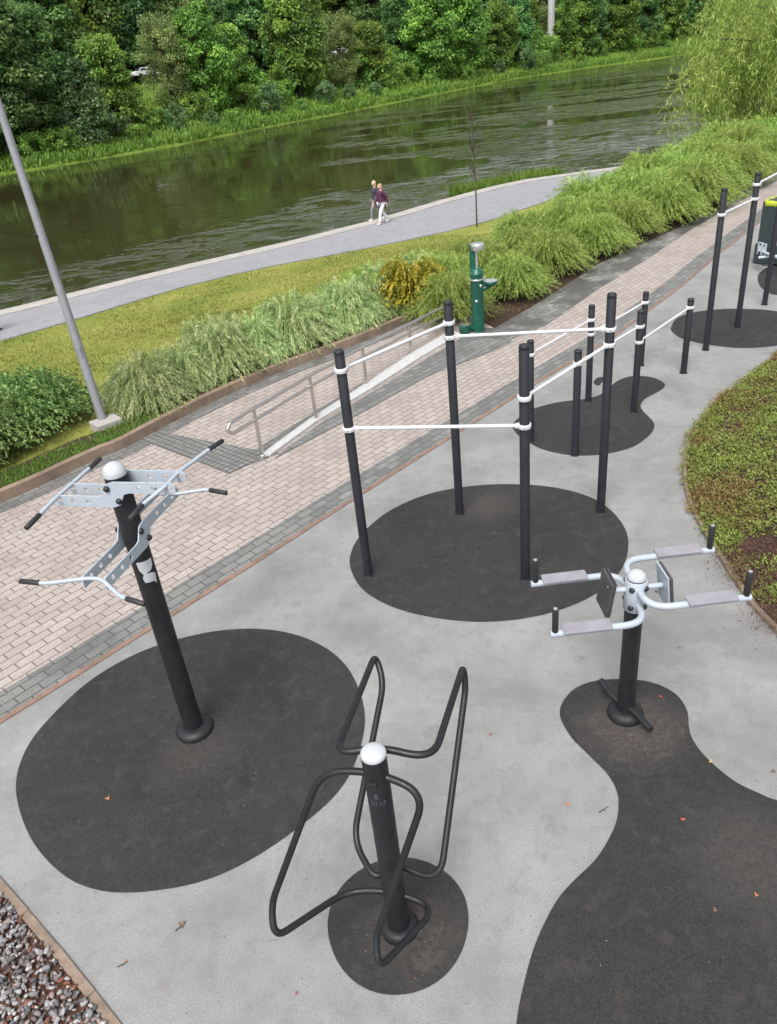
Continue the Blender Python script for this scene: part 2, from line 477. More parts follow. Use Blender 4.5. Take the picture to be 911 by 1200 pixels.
patch([(1.272, 4.760), (1.417, 4.976), (1.612, 5.075), (1.845, 5.082), (2.126, 5.005), (2.292, 4.840), (2.322, 4.631), (2.260, 4.419), (2.248, 4.282), (2.284, 4.101), (2.388, 3.879), (2.520, 3.742), (2.618, 3.667), (2.870, 3.559), (3.125, 3.163), (2.883, 2.598), (2.326, 1.866), (1.387, 1.723), (0.474, 1.845), (0.363, 2.140), (0.426, 2.382), (0.516, 2.595), (0.636, 2.822), (0.816, 3.064), (0.967, 3.201), (1.193, 3.370), (1.383, 3.591), (1.469, 3.766), (1.498, 3.920), (1.469, 4.088), (1.386, 4.272), (1.292, 4.495)])
patch([(3.604, 11.861), (3.719, 12.063), (3.835, 12.067), (3.929, 11.998), (3.872, 11.857), (3.744, 11.857), (3.651, 11.731)])
cc = Vector((-.24, 3.07))
patch([(cc.x + .475 * math.cos(a) * (1 + .02 * math.sin(3 * a)), cc.y + .475 * math.sin(a)) for a in [2 * math.pi * k / 20 for k in range(20)]])

# brown retaining kerb along the lawn
mb = MB()
kl = catmull(kerb_line, 3, False)
a = offset_line(kl, 0); b = offset_line(kl, .12)
for i in range(len(kl) - 1):
    g = .006 if i % 3 == 0 else 0
    mb.prism([a[i], a[i + 1], b[i + 1], b[i]], -.1, .17)
o = mb.build('retaining_kerb_wall', M['kerbwall'])
tag(o, 'low brown concrete kerb wall between pink paving and the shrubs', 'wall')

# white ramp kerb
L0 = [(-1.783, 10.502), (-1.096, 11.612), (-0.134, 12.916), (0.798, 14.249), (1.652, 15.275)]; R0 = [(-1.661, 10.414), (-0.969, 11.509), (-0.022, 12.678), (0.971, 13.996), (1.829, 15.044)]
mb = MB()
for i in range(4):
    mb.prism([L0[i], R0[i], R0[i + 1], L0[i + 1]], -.05, .045)
struct(mb.build('ramp_kerb', M['white_conc']))

# lawn sheet: from the kerb line down to the promenade
Z_P = -1.6; Z_W = -2.6
prom_near = [(-60, -8), (-26, 14)] + [(-11.518, 24.224), (-9.354, 26.084), (-6.932, 28.462), (-4.010, 30.360), (-0.728, 31.387), (2.063, 32.513), (5.094, 34.065), (8.819, 37.581), (12.154, 40.860)] + [(20, 47.5), (33, 60)]
prom_far = [(-64, -4), (-28.5, 19)] + [(-12.991, 28.108), (-10.454, 29.964), (-7.605, 32.047), (-3.647, 34.364), (0.883, 37.628), (4.474, 41.109), (8.551, 44.351), (13.413, 45.194), (17.753, 45.492)] + [(30, 56), (45, 70)]
def resample(line, n):
    P = [Vector(p[:2]) for p in line]
    L = [0]
    for i in range(1, len(P)): L.append(L[-1] + (P[i] - P[i - 1]).length)
    out = []
    for k in range(n):
        s = L[-1] * k / (n - 1); i = 1
        while i < len(L) - 1 and L[i] < s: i += 1
        t = (s - L[i - 1]) / max(1e-6, L[i] - L[i - 1])
        out.append(P[i - 1].lerp(P[i], min(1, t)))
    return out
NU, NV = 90, 26
up_line = resample([(-30, -14)] + offset_line(kerb_line, .11) + hedge_line[1:], NU)
lo_line = resample(prom_near, NU)
def lawn_z(t, x, y):
    s = t * t * (3 - 2 * t)
    base = lerp(.12, Z_P - .01, lerp(t, s, .6))
    return base + .05 * noise.noise((x * .35, y * .35, 0)) * math.sin(math.pi * t)
vs = []; fs = []
for j in range(NV):
    t = j / (NV - 1)
    for i in range(NU):
        p = up_line[i].lerp(lo_line[i], t)
        z = lawn_z(t, p.x, p.y)
        if up_line[i].x > 2.0 and up_line[i].y > 15: z = lerp(-.06, z, min(1, t * 4))
        vs.append((p.x, p.y, z))
for j in range(NV - 1):
    for i in range(NU - 1):
        fs.append((j * NU + i, j * NU + i + 1, (j + 1) * NU + i + 1, (j + 1) * NU + i))
LAWN = mesh_obj('lawn', vs, fs, M['lawn'], smooth=True)
struct(LAWN)
lawn_pts = vs
def soil_strip(name, line, w0, w1, z):
    a = offset_line(line, w0); b = offset_line(line, w1)
    return sheet(name, a + b[::-1], z, M['soil'])
soil_strip('planting_bed_soil', catmull(kerb_line[1:], 2, False), .13, .75, .135)

sheet('hedge_bed_soil', offset_line(hedge_line, -.02) + offset_line(hedge_line, 2.2)[::-1], -.004, M['soil'])
# promenade and its pale edge, quay face, river
def ribbon(name, A, B, z, mat, n=60):
    A = resample(A, n); B = resample(B, n)
    vs = [(p.x, p.y, z) for p in A] + [(p.x, p.y, z) for p in B]
    fs = [(i, i + 1, n + i + 1, n + i) for i in range(n - 1)]
    return struct(mesh_obj(name, vs, fs, mat))
ribbon('promenade', prom_near, prom_far, Z_P, M['prom'])
mb = MB()
pf = resample(prom_far, 60); pf = [(p.x, p.y) for p in pf]
q0 = offset_line(pf, -.75); q1 = offset_line(pf, .02)
for i in range(59):
    mb.prism([q0[i], q0[i + 1], q1[i + 1], q1[i]], -3.6, Z_P + .03)
struct(mb.build('promenade_kerb', M['pale_conc']))
pn = [(p.x, p.y) for p in resample(prom_near, 60)]
mb = MB()
q0 = offset_line(pn, -.06); q1 = offset_line(pn, .06)
for i in range(59):
    mb.prism([q0[i], q0[i + 1], q1[i + 1], q1[i]], -2.2, Z_P + .025)
struct(mb.build('lawn_kerb', M['galv']))

# river
t = NT('river_water')
p = t.pos()
flow = R(-40)
pm = t.mapping(p, (0, 0, 0), (0, 0, flow), (.62, 1.0, 1))
pm2 = t.mapping(p, (0, 0, 0), (0, 0, flow), (.10, .42, 1))
n_small = t.ramp(t.noise(.74, 4, .62, pm, .5), [(.46, 0.0), (.55, .75), (.66, 1.0)])
n_fine = t.noise(2.6, 3, .6, pm, .4)
n_big = t.noise(.3, 3, .5, pm, .3)
sp_ = t.n('ShaderNodeSeparateXYZ'); t.l(p, sp_.inputs[0])
# distance from the quay: the fast shallow water runs along it and widens downstream
dq = t.math('SUBTRACT', t.math('ADD', t.math('MULTIPLY', sp_.outputs[0], -.6), t.math('MULTIPLY', sp_.outputs[1], .8)), 30.0)
near = t.ramp(t.math('DIVIDE', dq, 14.0, clamp=True), [(.0, 1.0), (.35, .55), (1, 0.0)])
east = t.ramp(t.math('DIVIDE', t.math('ADD', sp_.outputs[0], 4.0), 22.0, clamp=True), [(0, 0.0), (1, 1.0)])
band = t.ramp(t.noise(.10, 5, .6, t.mapping(p, (3.2, 1.0, 0), (0, 0, flow), (.30, 1.0, 1)), .8), [(.50, 0.0), (.58, 1.0)])
mask = t.math('ADD', t.math('MULTIPLY', near, .42), t.math('MULTIPLY', t.math('MULTIPLY', band, east), .8), clamp=True)
mask = t.math('ADD', t.math('MULTIPLY', mask, .9), t.math('ADD', t.math('MULTIPLY', band, .02), .006))
h = t.math('ADD', t.math('MULTIPLY', n_small, 1.0), t.math('ADD', t.math('MULTIPLY', n_big, .25), t.math('MULTIPLY', n_fine, .07)))
b = t.bump(h, mask, .7)
wn = t.bsdf(t.mix(t.noise(.05, 3, .5, pm2), (.028, .0265, .0095), (.036, .033, .0128)), .05, 0, b, .5)
wn.inputs['IOR'].default_value = 1.33
WATER = t.m
rv = mesh_obj('river', [(-900, -300, Z_W), (900, -300, Z_W), (900, 900, Z_W), (-900, 900, Z_W)], [(0, 1, 2, 3)], WATER)
struct(rv)
bed = mesh_obj('ground', [(-1500, -1500, -4.2), (1500, -1500, -4.2), (1500, 1500, -4.2), (-1500, 1500, -4.2)], [(0, 1, 2, 3)], M['soil'])
struct(bed)

# far bank terrain
shore = [(-330, -60), (-170, 20), (-90, 66)] + [(-38.874, 95.442), (-33.960, 97.999), (-29.105, 101.887), (-22.197, 108.458), (-12.643, 122.052), (-0.483, 137.185), (15.260, 159.247), (36.810, 189.448), (60.309, 206.469), (76.575, 212.452), (98.546, 229.987)] + [(210, 330), (420, 480)]
shore = [(p.x, p.y) for p in resample(shore, 160)]
prof = [(-4, -3.6), (-.3, -2.75), (.5, -2.35), (2.5, -1.9), (8, -.9), (15, .9), (22, 3.0), (27, 4.2), (40, 4.6), (70, 5.0), (130, 7), (260, 9)]
def prof_z(d):
    for (a, za), (b_, zb) in zip(prof, prof[1:]):
        if d <= b_: return lerp(za, zb, (d - a) / (b_ - a))
    return prof[-1][1]
# smoothed inland normals
SH = [Vector(p) for p in shore]
SN = []
for i in range(len(SH)):
    a = SH[max(i - 14, 0)]; b_ = SH[min(i + 14, len(SH) - 1)]
    t_ = (b_ - a).normalized(); SN.append(Vector((-t_.y, t_.x)))
def bank(i, d):
    i0 = int(i); fr = i - i0; i1 = min(i0 + 1, len(SH) - 1)
    p = SH[i0].lerp(SH[i1], fr) + SN[i0].lerp(SN[i1], fr) * d
    return p
ds = [-4, -.3, .5, 1.5, 2.5, 4, 6, 8, 11, 15, 18, 22, 27, 33, 40, 55, 70, 100, 130, 260]
vs = []; fs = []
for j, d in enumerate(ds):
    for i in range(len(SH)):
        p = bank(i, d)
        wob = .5 * noise.noise((p.x * .08, p.y * .08, 3)) * min(1, max(0, d) / 6) + (.25 * noise.noise((p.x * .4, p.y * .4, 0)) if 0 < d < 12 else 0)
        if d in (-.3, .5):
            p = p + SN[i] * .6 * noise.noise((p.x * .25, p.y * .25, 7))
        vs.append((p.x, p.y, prof_z(d) + wob))
n = len(SH)
for j in range(len(ds) - 1):
    for i in range(n - 1):
        fs.append((j * n + i, j * n + i + 1, (j + 1) * n + i + 1, (j + 1) * n + i))
struct(mesh_obj('far_bank', vs, fs, M['farbank'], smooth=True))
# street behind the trees
vs = []; fs = []
for d in (31, 42):
    for i in range(len(SH)):
        p = bank(i, d); vs.append((p.x, p.y, 5.25))
for i in range(n - 1): fs.append((i, i + 1, n + i + 1, n + i))
struct(mesh_obj('street', vs, fs, M['asphalt']))

# ------------------------------------------------------------------ foliage
def cards(name, pos, along, nrm, length, width, tint, mat, parent=None, extra=None):
    """many leaf-shaped faces as one mesh; arrays (n,3)"""
    n = len(pos)
    along = along / np.maximum(1e-6, np.linalg.norm(along, axis=1))[:, None]
    side = np.cross(along, nrm); side /= np.maximum(1e-6, np.linalg.norm(side, axis=1))[:, None]
    up = np.cross(side, along)
    length = np.broadcast_to(np.asarray(length, float), (n,))[:, None]; width = np.broadcast_to(np.asarray(width, float), (n,))[:, None]
    v = np.empty((n, 4, 3))
    v[:, 0] = pos
    v[:, 1] = pos + along * length * .5 + side * width * .5 + up * length * .08
    v[:, 2] = pos + along * length
    v[:, 3] = pos + along * length * .5 - side * width * .5 + up * length * .08
    if parent is not None:
        base = Vector((0, 0, 0)); q = parent
        while q is not None: base = base + q.location; q = q.parent
        v = v - np.array(base)
    me = bpy.data.meshes.new(name)
    me.vertices.add(n * 4); me.loops.add(n * 4); me.polygons.add(n)
    me.vertices.foreach_set('co', v.reshape(-1).astype(np.float32))
    me.loops.foreach_set('vertex_index', np.arange(n * 4, dtype=np.int32))
    me.polygons.foreach_set('loop_start', np.arange(0, n * 4, 4, dtype=np.int32))
    at = me.attributes.new('tint', 'FLOAT', 'FACE')
    at.data.foreach_set('value', np.clip(tint, 0, 1).astype(np.float32))
    me.update(calc_edges=True)
    me.materials.append(mat)
    o = bpy.data.objects.new(name, me); COL.objects.link(o)
    if parent is not None: o.parent = parent
    return o

def unit(n, rng):
    a = rng.normal(size=(n, 3)); return a / np.linalg.norm(a, axis=1)[:, None]

M['leaf_lime'] = leafmat('maple_leaves', [(0, (0.064, 0.132, 0.028)), (.5, (0.175, 0.309, 0.054)), (1, (0.345, 0.517, 0.096))], .35, .48, .035, 0.45)
M['leaf_dark'] = leafmat('dark_leaves', [(0, (0.051, 0.120, 0.042)), (.5, (0.122, 0.247, 0.066)), (1, (0.258, 0.421, 0.130))], .35, .48, .035, 0.5)
M['leaf_pale'] = leafmat('pale_leaves', [(0, (0.129, 0.196, 0.062)), (.5, (0.243, 0.351, 0.110)), (1, (0.425, 0.560, 0.188))], .35, .48, .035, 0.4)
M['leaf_blue'] = leafmat('grey_green_leaves', [(0, (0.044, 0.094, 0.030)), (.5, (0.106, 0.194, 0.069)), (1, (0.225, 0.338, 0.138))], .2)
M['leaf_bank'] = leafmat('bank_grass_blades', [(0, (0.069, 0.138, 0.021)), (.5, (0.147, 0.259, 0.035)), (1, (0.276, 0.380, 0.086))], .3)
M['leaf_droop'] = leafmat('arching_willow_leaves', [(0, (0.138, 0.215, 0.068)), (.5, (0.376, 0.492, 0.191)), (1, (0.778, 0.787, 0.446))], .35, .48, .035, 0.5)
M['leaf_droop_green'] = leafmat('broad_shrub_leaves', [(0, (0.053, 0.108, 0.029)), (.5, (0.156, 0.264, 0.067)), (1, (0.360, 0.480, 0.168))], .35, .48, .035, 0.5)
M['leaf_hedge'] = leafmat('feathery_hedge_leaves', [(0, (0.122, 0.201, 0.041)), (.5, (0.309, 0.437, 0.097)), (1, (0.592, 0.699, 0.205))], .35, .48, .035, 0.38)
M['leaf_gold'] = leafmat('golden_leaves', [(0, (.10, .14, .018)), (.35, (.30, .32, .03)), (.75, (.62, .54, .06)), (1, (.62, .44, .06))], .35)
M['leaf_willow'] = leafmat('weeping_willow_leaves', [(0, (.16, .24, .045)), (.5, (.33, .45, .10)), (1, (.54, .62, .20))], .45, .5, 0, 0)
M['leaf_cover'] = leafmat('ground_cover_leaves', [(0, (.17, .105, .05)), (.22, (.27, .17, .065)), (.40, (.22, .21, .06)), (.65, (.20, .27, .055)), (1, (.34, .42, .10))], .3, .55, 0, 0)
M['leaf_lawn'] = leafmat('lawn_blades', [(0, (.12, .155, .03)), (.6, (.245, .265, .055)), (1, (.36, .33, .09))], .3, .6, 0, 0)

def crown_points(rng, h, rad, z0, nb, npb, shape='round', br=.22):
    """leaf clumps at bough ends inside an uneven crown"""
    P = []; N = []; T = []; C = []
    for k in range(nb):
        zt = rng.random() ** .85
        if shape == 'cone':
            rr = rad * (1 - zt) ** .8 + .15 * rad * .3
        elif shape == 'tall':
            rr = rad * math.sin(math.pi * (.12 + .8 * zt)) ** .6
        else:
            rr = rad * math.sin(math.pi * (.10 + .82 * zt)) ** .75
        a = rng.random() * 2 * math.pi
        q = rr * (.35 + .65 * rng.random() ** .5) * (.82 + .3 * rng.random())
        c = np.array([q * math.cos(a), q * math.sin(a), z0 + (h - z0) * zt])
        C.append(c)
        b = rad * br * (.7 + .7 * rng.random()) * (1.0 if shape != 'cone' else (1.2 - .7 * zt))
        u = unit(npb, rng)
        r_ = b * (.55 + .5 * rng.random(npb))
        pts = c + u * r_[:, None] * np.array([1.25, 1.25, .75])
        P.append(pts); N.append(u); T.append(np.clip(.42 + .24 * rng.normal() + .18 * rng.normal(size=npb), 0, 1))
    return np.concatenate(P), np.concatenate(N), np.concatenate(T), C

def make_tree(name, label, cat, loc, h, rad, seed, mat, shape='round', z0=.22, nb=70, npb=150, leaf=.34, br=.22, group=None, trunk_r=.22):
    rng = np.random.default_rng(seed)
    root = thing(name, label, cat, (0, 0, 0), group)
    P, N, T, C = crown_points(rng, h, rad, z0 * h, nb, npb, shape, br)
    n = len(P)
    al = unit(n, rng) + N * .6 + np.array([0, 0, -.35])
    nr = N * .6 + np.array([0, 0, .5]) + .5 * unit(n, rng)
    sz = leaf * (.6 + .8 * rng.random(n))
    cards('crown', P, al, nr, sz, sz * .62, T, mat, root)
    mb = MB()
    top = Vector((rng.normal() * .03 * h, rng.normal() * .03 * h, h * .8))
    mb.tube([(0, 0, -.6), (0, 0, .1 * h), top * .5 + Vector((0, 0, .05 * h)), top], [trunk_r * 1.2, trunk_r, trunk_r * .6, trunk_r * .12], 8)
    for c in C[::3]:
        c = Vector(c)
        s = max(.12 * h, min(c.z * .7, h * .7))
        st = Vector((top.x * s / h, top.y * s / h, s))
        mid = st.lerp(c, .5) + Vector((0, 0, .04 * h))
        mb.tube([st, mid, c], [trunk_r * .38, trunk_r * .2, trunk_r * .05], 5, caps=False)
    mb.build('trunk', M['bark'], root)
    root.location = loc
    return root

protos = {}
def proto(key, *a, **k):
    if key not in protos:
        protos[key] = make_tree(*a, **k); protos[key]['_free'] = 1
    return protos[key]

KINDS = {
    'maple': dict(cat='tree', h=16, rad=5.0, mat='leaf_lime', shape='round', z0=.06, nb=80, npb=300, leaf=.56, br=.27, seeds=(1, 2, 3)),
    'dark': dict(cat='tree', h=17, rad=4.6, mat='leaf_dark', shape='tall', z0=.04, nb=85, npb=290, leaf=.50, br=.27, seeds=(4, 5)),
    'pale': dict(cat='tree', h=14, rad=4.2, mat='leaf_pale', shape='tall', z0=.06, nb=110, npb=170, leaf=.26, seeds=(6, 7)),
    'conifer': dict(cat='tree', h=8, rad=3.0, mat='leaf_blue', shape='cone', z0=.02, nb=110, npb=130, leaf=.26, seeds=(8, 9)),
    'bush': dict(cat='bush', h=3.0, rad=1.7, mat='leaf_blue', shape='tall', z0=.02, nb=45, npb=110, leaf=.18, seeds=(10, 11)),
    'lowbush': dict(cat='bush', h=1.6, rad=1.3, mat='leaf_lime', shape='round', z0=.0, nb=30, npb=90, leaf=.15, seeds=(12, 13)),
}
NAMES = {'maple': 'maple_tree', 'dark': 'broadleaf_tree', 'pale': 'pale_tree', 'conifer': 'conifer_tree', 'bush': 'bush', 'lowbush': 'bush'}
cam_inv = cam.matrix_world.inverted()
def to_px(p):
    c = cam_inv @ Vector(p)
    if c.z > -.1: return None
    return (455.5 + 905 * c.x / -c.z, 600 - 905 * c.y / -c.z)
placed = []
def put(kind, i, d, scale, rot, seed_i=0, row=''):
    K = KINDS[kind]
    key = (kind, seed_i % len(K['seeds']))
    p = bank(i, d)
    z = prof_z(d) - .15
    first = key not in protos
    if first:
        o = make_tree(NAMES[kind], '', K['cat'], (0, 0, 0), K['h'], K['rad'], K['seeds'][key[1]], M[K['mat']], K['shape'], K['z0'], K['nb'], K['npb'], K['leaf'], K.get('br', .22), trunk_r=.022 * K['h'])
        protos[key] = o
    else:
        o = copy_tree(protos[key])
    o.location = (p.x, p.y, z)
    sx = scale * (1 + .12 * math.sin(seed_i * 7.1 + d))
    o.scale = (sx, sx, scale); o.rotation_euler = (0, 0, rot)
    px = to_px((p.x, p.y, z))
    placed.append([o, kind, row, px[0] if px else -999])
    return o

# index along the shore for a photo column: nearest shore point
def shore_index(xw, yw):
    return min(range(len(SH)), key=lambda k: (SH[k].x - xw) ** 2 + (SH[k].y - yw) ** 2)
SIDX = {}
for k in range(len(SH)):
    q = to_px((SH[k].x, SH[k].y, Z_W))
    if q and -200 < q[0] < 1100: SIDX[k] = q[0]
def idx_for(x, d=0.0):
    """shore index whose point d metres inland is seen at photo column x"""
    best = None
    prev = None
    for k in range(len(SH)):
        q = bank(k, d); c = to_px((q.x, q.y, prof_z(d)))
        if c is None or abs(c[0]) > 4000: prev = None; continue
        if prev is not None and prev[1] <= x <= c[0]:
            return lerp(prev[0], k, (x - prev[1]) / max(1e-6, c[0] - prev[1]))
        if best is None or abs(c[0] - x) < best[0]: best = (abs(c[0] - x), k)
        prev = (k, c[0])
    return best[1]
rr = random.Random(5)
# front row, photo order from left to right: (column where it meets the bank, inland metres, kind, scale)
front = [(-20, 6, 'dark', 1.02), (22, 7, 'dark', .9), (62, 13, 'dark', .8), (112, 5, 'conifer', 1.12), (136, 14, 'maple', .62), (204, 17, 'pale', .85),
         (248, 13, 'maple', .82), (276, 17, 'maple', .62), (352, 12, 'maple', .98), (402, 15, 'pale', .82), (436, 14, 'maple', .6), (470, 20, 'dark', .8), (505, 9, 'maple', .95),
         (540, 8, 'maple', 1.0), (585, 11, 'maple', .75), (608, 14, 'dark', .75), (674, 13, 'maple', .9), (688, 12, 'dark', .85), (722, 14, 'maple', .85), (752, 15, 'dark', .85), (782, 17, 'maple', .9), (815, 18, 'dark', .9), (850, 18, 'maple', 1.0), (880, 16, 'dark', 1.0), (915, 18, 'maple', 1.05), (960, 18, 'dark', 1.1), (1010, 18, 'maple', 1.1), (1060, 18, 'dark', 1.2)]
for k, (x, d, kd, sc) in enumerate(front):
    put(kd, idx_for(x, 3.5 + .62 * d), 3.5 + .62 * d, sc, rr.random() * 6.28, k, 'front')
second = []
x = -30
k = 0
while x < 1090:
    d = 44 + 8 * rr.random()
    put(('maple', 'dark', 'dark', 'pale')[k % 4], idx_for(x, d), d, 1.15 + .3 * rr.random(), rr.random() * 6.28, k, 'back')
    x += 30 + 10 * rr.random(); k += 1
x = -20
while x < 1090:
    put(('dark', 'maple')[k % 2], idx_for(x, 66), 62 + 10 * rr.random(), 1.5 + .3 * rr.random(), rr.random() * 6.28, k, 'rear')
    x += 40 + 10 * rr.random(); k += 1
# mid row fills between trunks and street
for k, (x, d, kd, sc) in enumerate([(20, 22, 'maple', .85), (75, 24, 'dark', .9), (98, 25, 'maple', .7), (262, 24, 'dark', .72), (300, 26, 'dark', .95), (330, 24, 'dark', .8), (368, 25, 'maple', .7), (445, 24, 'dark', .9), (520, 22, 'dark', .8), (565, 22, 'dark', .85), (618, 24, 'maple', .6), (670, 22, 'dark', .8), (705, 24, 'dark', .9), (740, 24, 'maple', .8), (770, 25, 'dark', .9), (800, 26, 'maple', .9), (835, 26, 'dark', 1.0)]):
    put(kd, idx_for(x, d), d, sc, rr.random() * 6.28, k + 3, 'middle')
shrubs = [(645, 15, 'lowbush', 2.4), (40, 4, 'lowbush', 1.5), (72, 5, 'lowbush', 1.6), (85, 8, 'bush', 1.0), (150, 7, 'bush', .7), (165, 4, 'lowbush', 1.1), (180, 9, 'lowbush', 1.5), (210, 6, 'bush', 1.0), (232, 10, 'lowbush', 2.0), (250, 5, 'bush', .62), (275, 5, 'lowbush', 1.1), (290, 9, 'lowbush', 2.1),
          (318, 6, 'bush', 1.25), (330, 10, 'lowbush', 1.8), (355, 5, 'lowbush', 1.0), (383, 6, 'bush', 1.05), (410, 6, 'bush', .75), (440, 5, 'bush', .72), (455, 9, 'lowbush', 1.7), (475, 10, 'lowbush', 1.9), (505, 6, 'lowbush', 1.3), (548, 5, 'lowbush', 1.2), (586, 5, 'bush', .9), (618, 6, 'bush', 1.3), (632, 7, 'lowbush', 2.0), (676, 8, 'lowbush', 1.8), (700, 9, 'lowbush', 2.0), (735, 10, 'lowbush', 2.2)]
x = -10
while x < 860:
    if not (150 < x < 200 or 214 < x < 232 or 385 < x < 412):
        shrubs.append((x, 10 + 7 * rr.random(), 'lowbush', 2.0 + 1.0 * rr.random()))
    x += 17 + 12 * rr.random()
for k, (x, d, kd, sc) in enumerate(shrubs):
    put(kd, idx_for(x, d), d, sc, rr.random() * 6.28, k, 'bank')
ORD = ['first', 'second', 'third', 'fourth', 'fifth', 'sixth', 'seventh', 'eighth', 'ninth', 'tenth', 'eleventh', 'twelfth', 'thirteenth', 'fourteenth', 'fifteenth', 'sixteenth', 'seventeenth', 'eighteenth', 'nineteenth', 'twentieth', 'twenty-first', 'twenty-second', 'twenty-third', 'twenty-fourth', 'twenty-fifth', 'twenty-sixth', 'twenty-seventh', 'twenty-eighth', 'twenty-ninth', 'thirtieth', 'thirty-first', 'thirty-second', 'thirty-third', 'thirty-fourth', 'thirty-fifth', 'thirty-sixth', 'thirty-seventh', 'thirty-eighth', 'thirty-ninth', 'fortieth', 'forty-first', 'forty-second', 'forty-third', 'forty-fourth', 'forty-fifth', 'forty-sixth', 'forty-seventh', 'forty-eighth', 'forty-ninth', 'fifty-first', 'fifty-second', 'fifty-third', 'fifty-fourth', 'fifty-fifth', 'fifty-sixth', 'fifty-seventh', 'fifty-eighth', 'fifty-ninth', 'sixty-first', 'sixty-second', 'sixty-third', 'sixty-fourth', 'sixty-fifth', 'sixty-sixth', 'sixty-seventh', 'sixty-eighth', 'sixty-ninth', 'seventy-first', 'seventy-second', 'seventy-third', 'seventy-fourth', 'seventy-fifth', 'seventy-sixth', 'seventy-seventh', 'seventy-eighth', 'seventy-ninth']
LOOK = {'maple': 'bright green broadleaf tree', 'dark': 'dark green broadleaf tree', 'pale': 'pale feathery green tree', 'conifer': 'grey-green conical evergreen tree', 'bush': 'grey-green upright bush', 'lowbush': 'low rounded green bush'}
ROWS = {'front': 'front row above the far waterline', 'middle': 'row just behind the front trees', 'back': 'row behind the far street', 'rear': 'rearmost row across the river', 'bank': 'grassy far bank'}
for row in ROWS:
    for kd in KINDS:
        grp = sorted([q for q in placed if q[2] == row and q[1] == kd], key=lambda q: q[3])
        for k, q in enumerate(grp):
            q[0]['label'] = (LOOK[kd] + ' of the ' + ROWS[row]) if len(grp) == 1 else (LOOK[kd] + ', ' + ORD[k] + ' from left in the ' + ROWS[row] if row != 'bank' else LOOK[kd] + ', ' + ORD[k] + ' from left on the ' + ROWS[row])
            q[0]['group'] = ('trees of the ' if row != 'bank' else 'bushes on the ') + ROWS[row]

# reeds and grass along the far waterline and bank: stuff
rng = np.random.default_rng(77)
n = 42000
ii = rng.random(n); lo = min(SIDX); hi = max(SIDX)
ii = lo + (hi - lo) * ii ** 1.25
dd = np.where(rng.random(n) < .5, .2 + 2.2 * rng.random(n), 2 + 18 * rng.random(n))
pos = np.array([(*bank(a, b_), prof_z(b_) - .05) for a, b_ in zip(ii, dd)])
al = np.stack([rng.normal(size=n) * .35, rng.normal(size=n) * .35, np.ones(n)], 1)
nr = unit(n, rng); ln = .45 + .55 * rng.random(n)
patchy = np.array([noise.noise((p[0] * .12, p[1] * .12, 5)) for p in pos])
o = cards('bank_grass', pos, al, nr, ln * (1 + .5 * patchy), .22, .45 + .25 * rng.normal(size=n) + .4 * patchy, M['leaf_bank'])
tag(o, 'tall green grass covering the far river bank', 'grass', None, 'stuff')

# ---- shrubs near the paving
def make_arching(name, label, cat, seed, h, rad, shoots, per, mat, leafL=.07, leafW=.014, droop=1.0, group=None, upright=0.0):
    rng = np.random.default_rng(seed)
    root = thing(name, label, cat, (0, 0, 0), group)
    P = []; A = []; N = []; T = []
    mb = MB()
    for s in range(shoots):
        a = rng.random() * 2 * math.pi
        lean = rng.random() ** .7
        out = np.array([math.cos(a), math.sin(a), 0])
        b0 = out * rad * .35 * rng.random() ; b0[2] = 0
        R_ = rad * (.25 + .8 * lean) * (.8 + .35 * rng.random()); H = h * (1.05 - .55 * lean ** 1.5) * (.75 + .4 * rng.random())
        p0 = b0; p1 = b0 + out * R_ * .35 + np.array([0, 0, H * 1.25]); p2 = b0 + out * R_ + np.array([0, 0, H * (1 - .62 * droop * lean)])
        base_t = np.clip(.45 + .2 * rng.normal(), .05, .95)
        ts = .16 + .86 * rng.random(per)
        ts = ts[:, None]
        c = (1 - ts) ** 2 * p0 + 2 * ts * (1 - ts) * p1 + ts ** 2 * p2
        tg = 2 * (1 - ts) * (p1 - p0) + 2 * ts * (p2 - p1)
        tg /= np.linalg.norm(tg, axis=1)[:, None]
        P.append(c + rng.normal(size=(per, 3)) * .013); A.append(tg * 1.2 + .22 * rng.normal(size=(per, 3)) + np.array([0, 0, -.25 * droop + upright])); N.append(unit(per, rng) * .7 + np.array([0, 0, .8]))
        T.append(base_t + .13 * rng.normal(size=per))
        if s % 14 == 0:
            mb.tube([p0, (p0 + 2 * p1 + p2) / 4, p2], [.009, .006, .002], 4, caps=False)
    P = np.concatenate(P); n = len(P)
    sz = leafL * (.6 + .8 * rng.random(n))
    cards('foliage', P, np.concatenate(A), np.concatenate(N), sz, leafW * (.7 + .6 * rng.random(n)), np.concatenate(T), mat, root)
    mb.build('stems', M['bark'], root)
    return root
def at_line(line, s):
    P = [Vector(p[:2]) for p in line]; L = [0]
    for i in range(1, len(P)): L.append(L[-1] + (P[i] - P[i - 1]).length)
    s *= L[-1]; i = 1
    while i < len(L) - 1 and L[i] < s: i += 1
    t_ = (s - L[i - 1]) / max(1e-6, L[i] - L[i - 1])
    d = (P[i] - P[i - 1]).normalized()
    return P[i - 1].lerp(P[i], t_), Vector((-d.y, d.x))
drp = [make_arching('arching_shrub', '', 'shrub', 30 + k, .80, .95, 1000, 70, M['leaf_droop'], .075, .0088, 1.15, 'arching shrubs along the kerb wall') for k in range(3)]
grn = [make_arching('green_shrub', '', 'shrub', 40 + k, .78, .80, 480, 30, M['leaf_droop_green'], .06, .028, .7, 'green shrubs by the lamp post') for k in range(2)]
kl_s = kerb_line
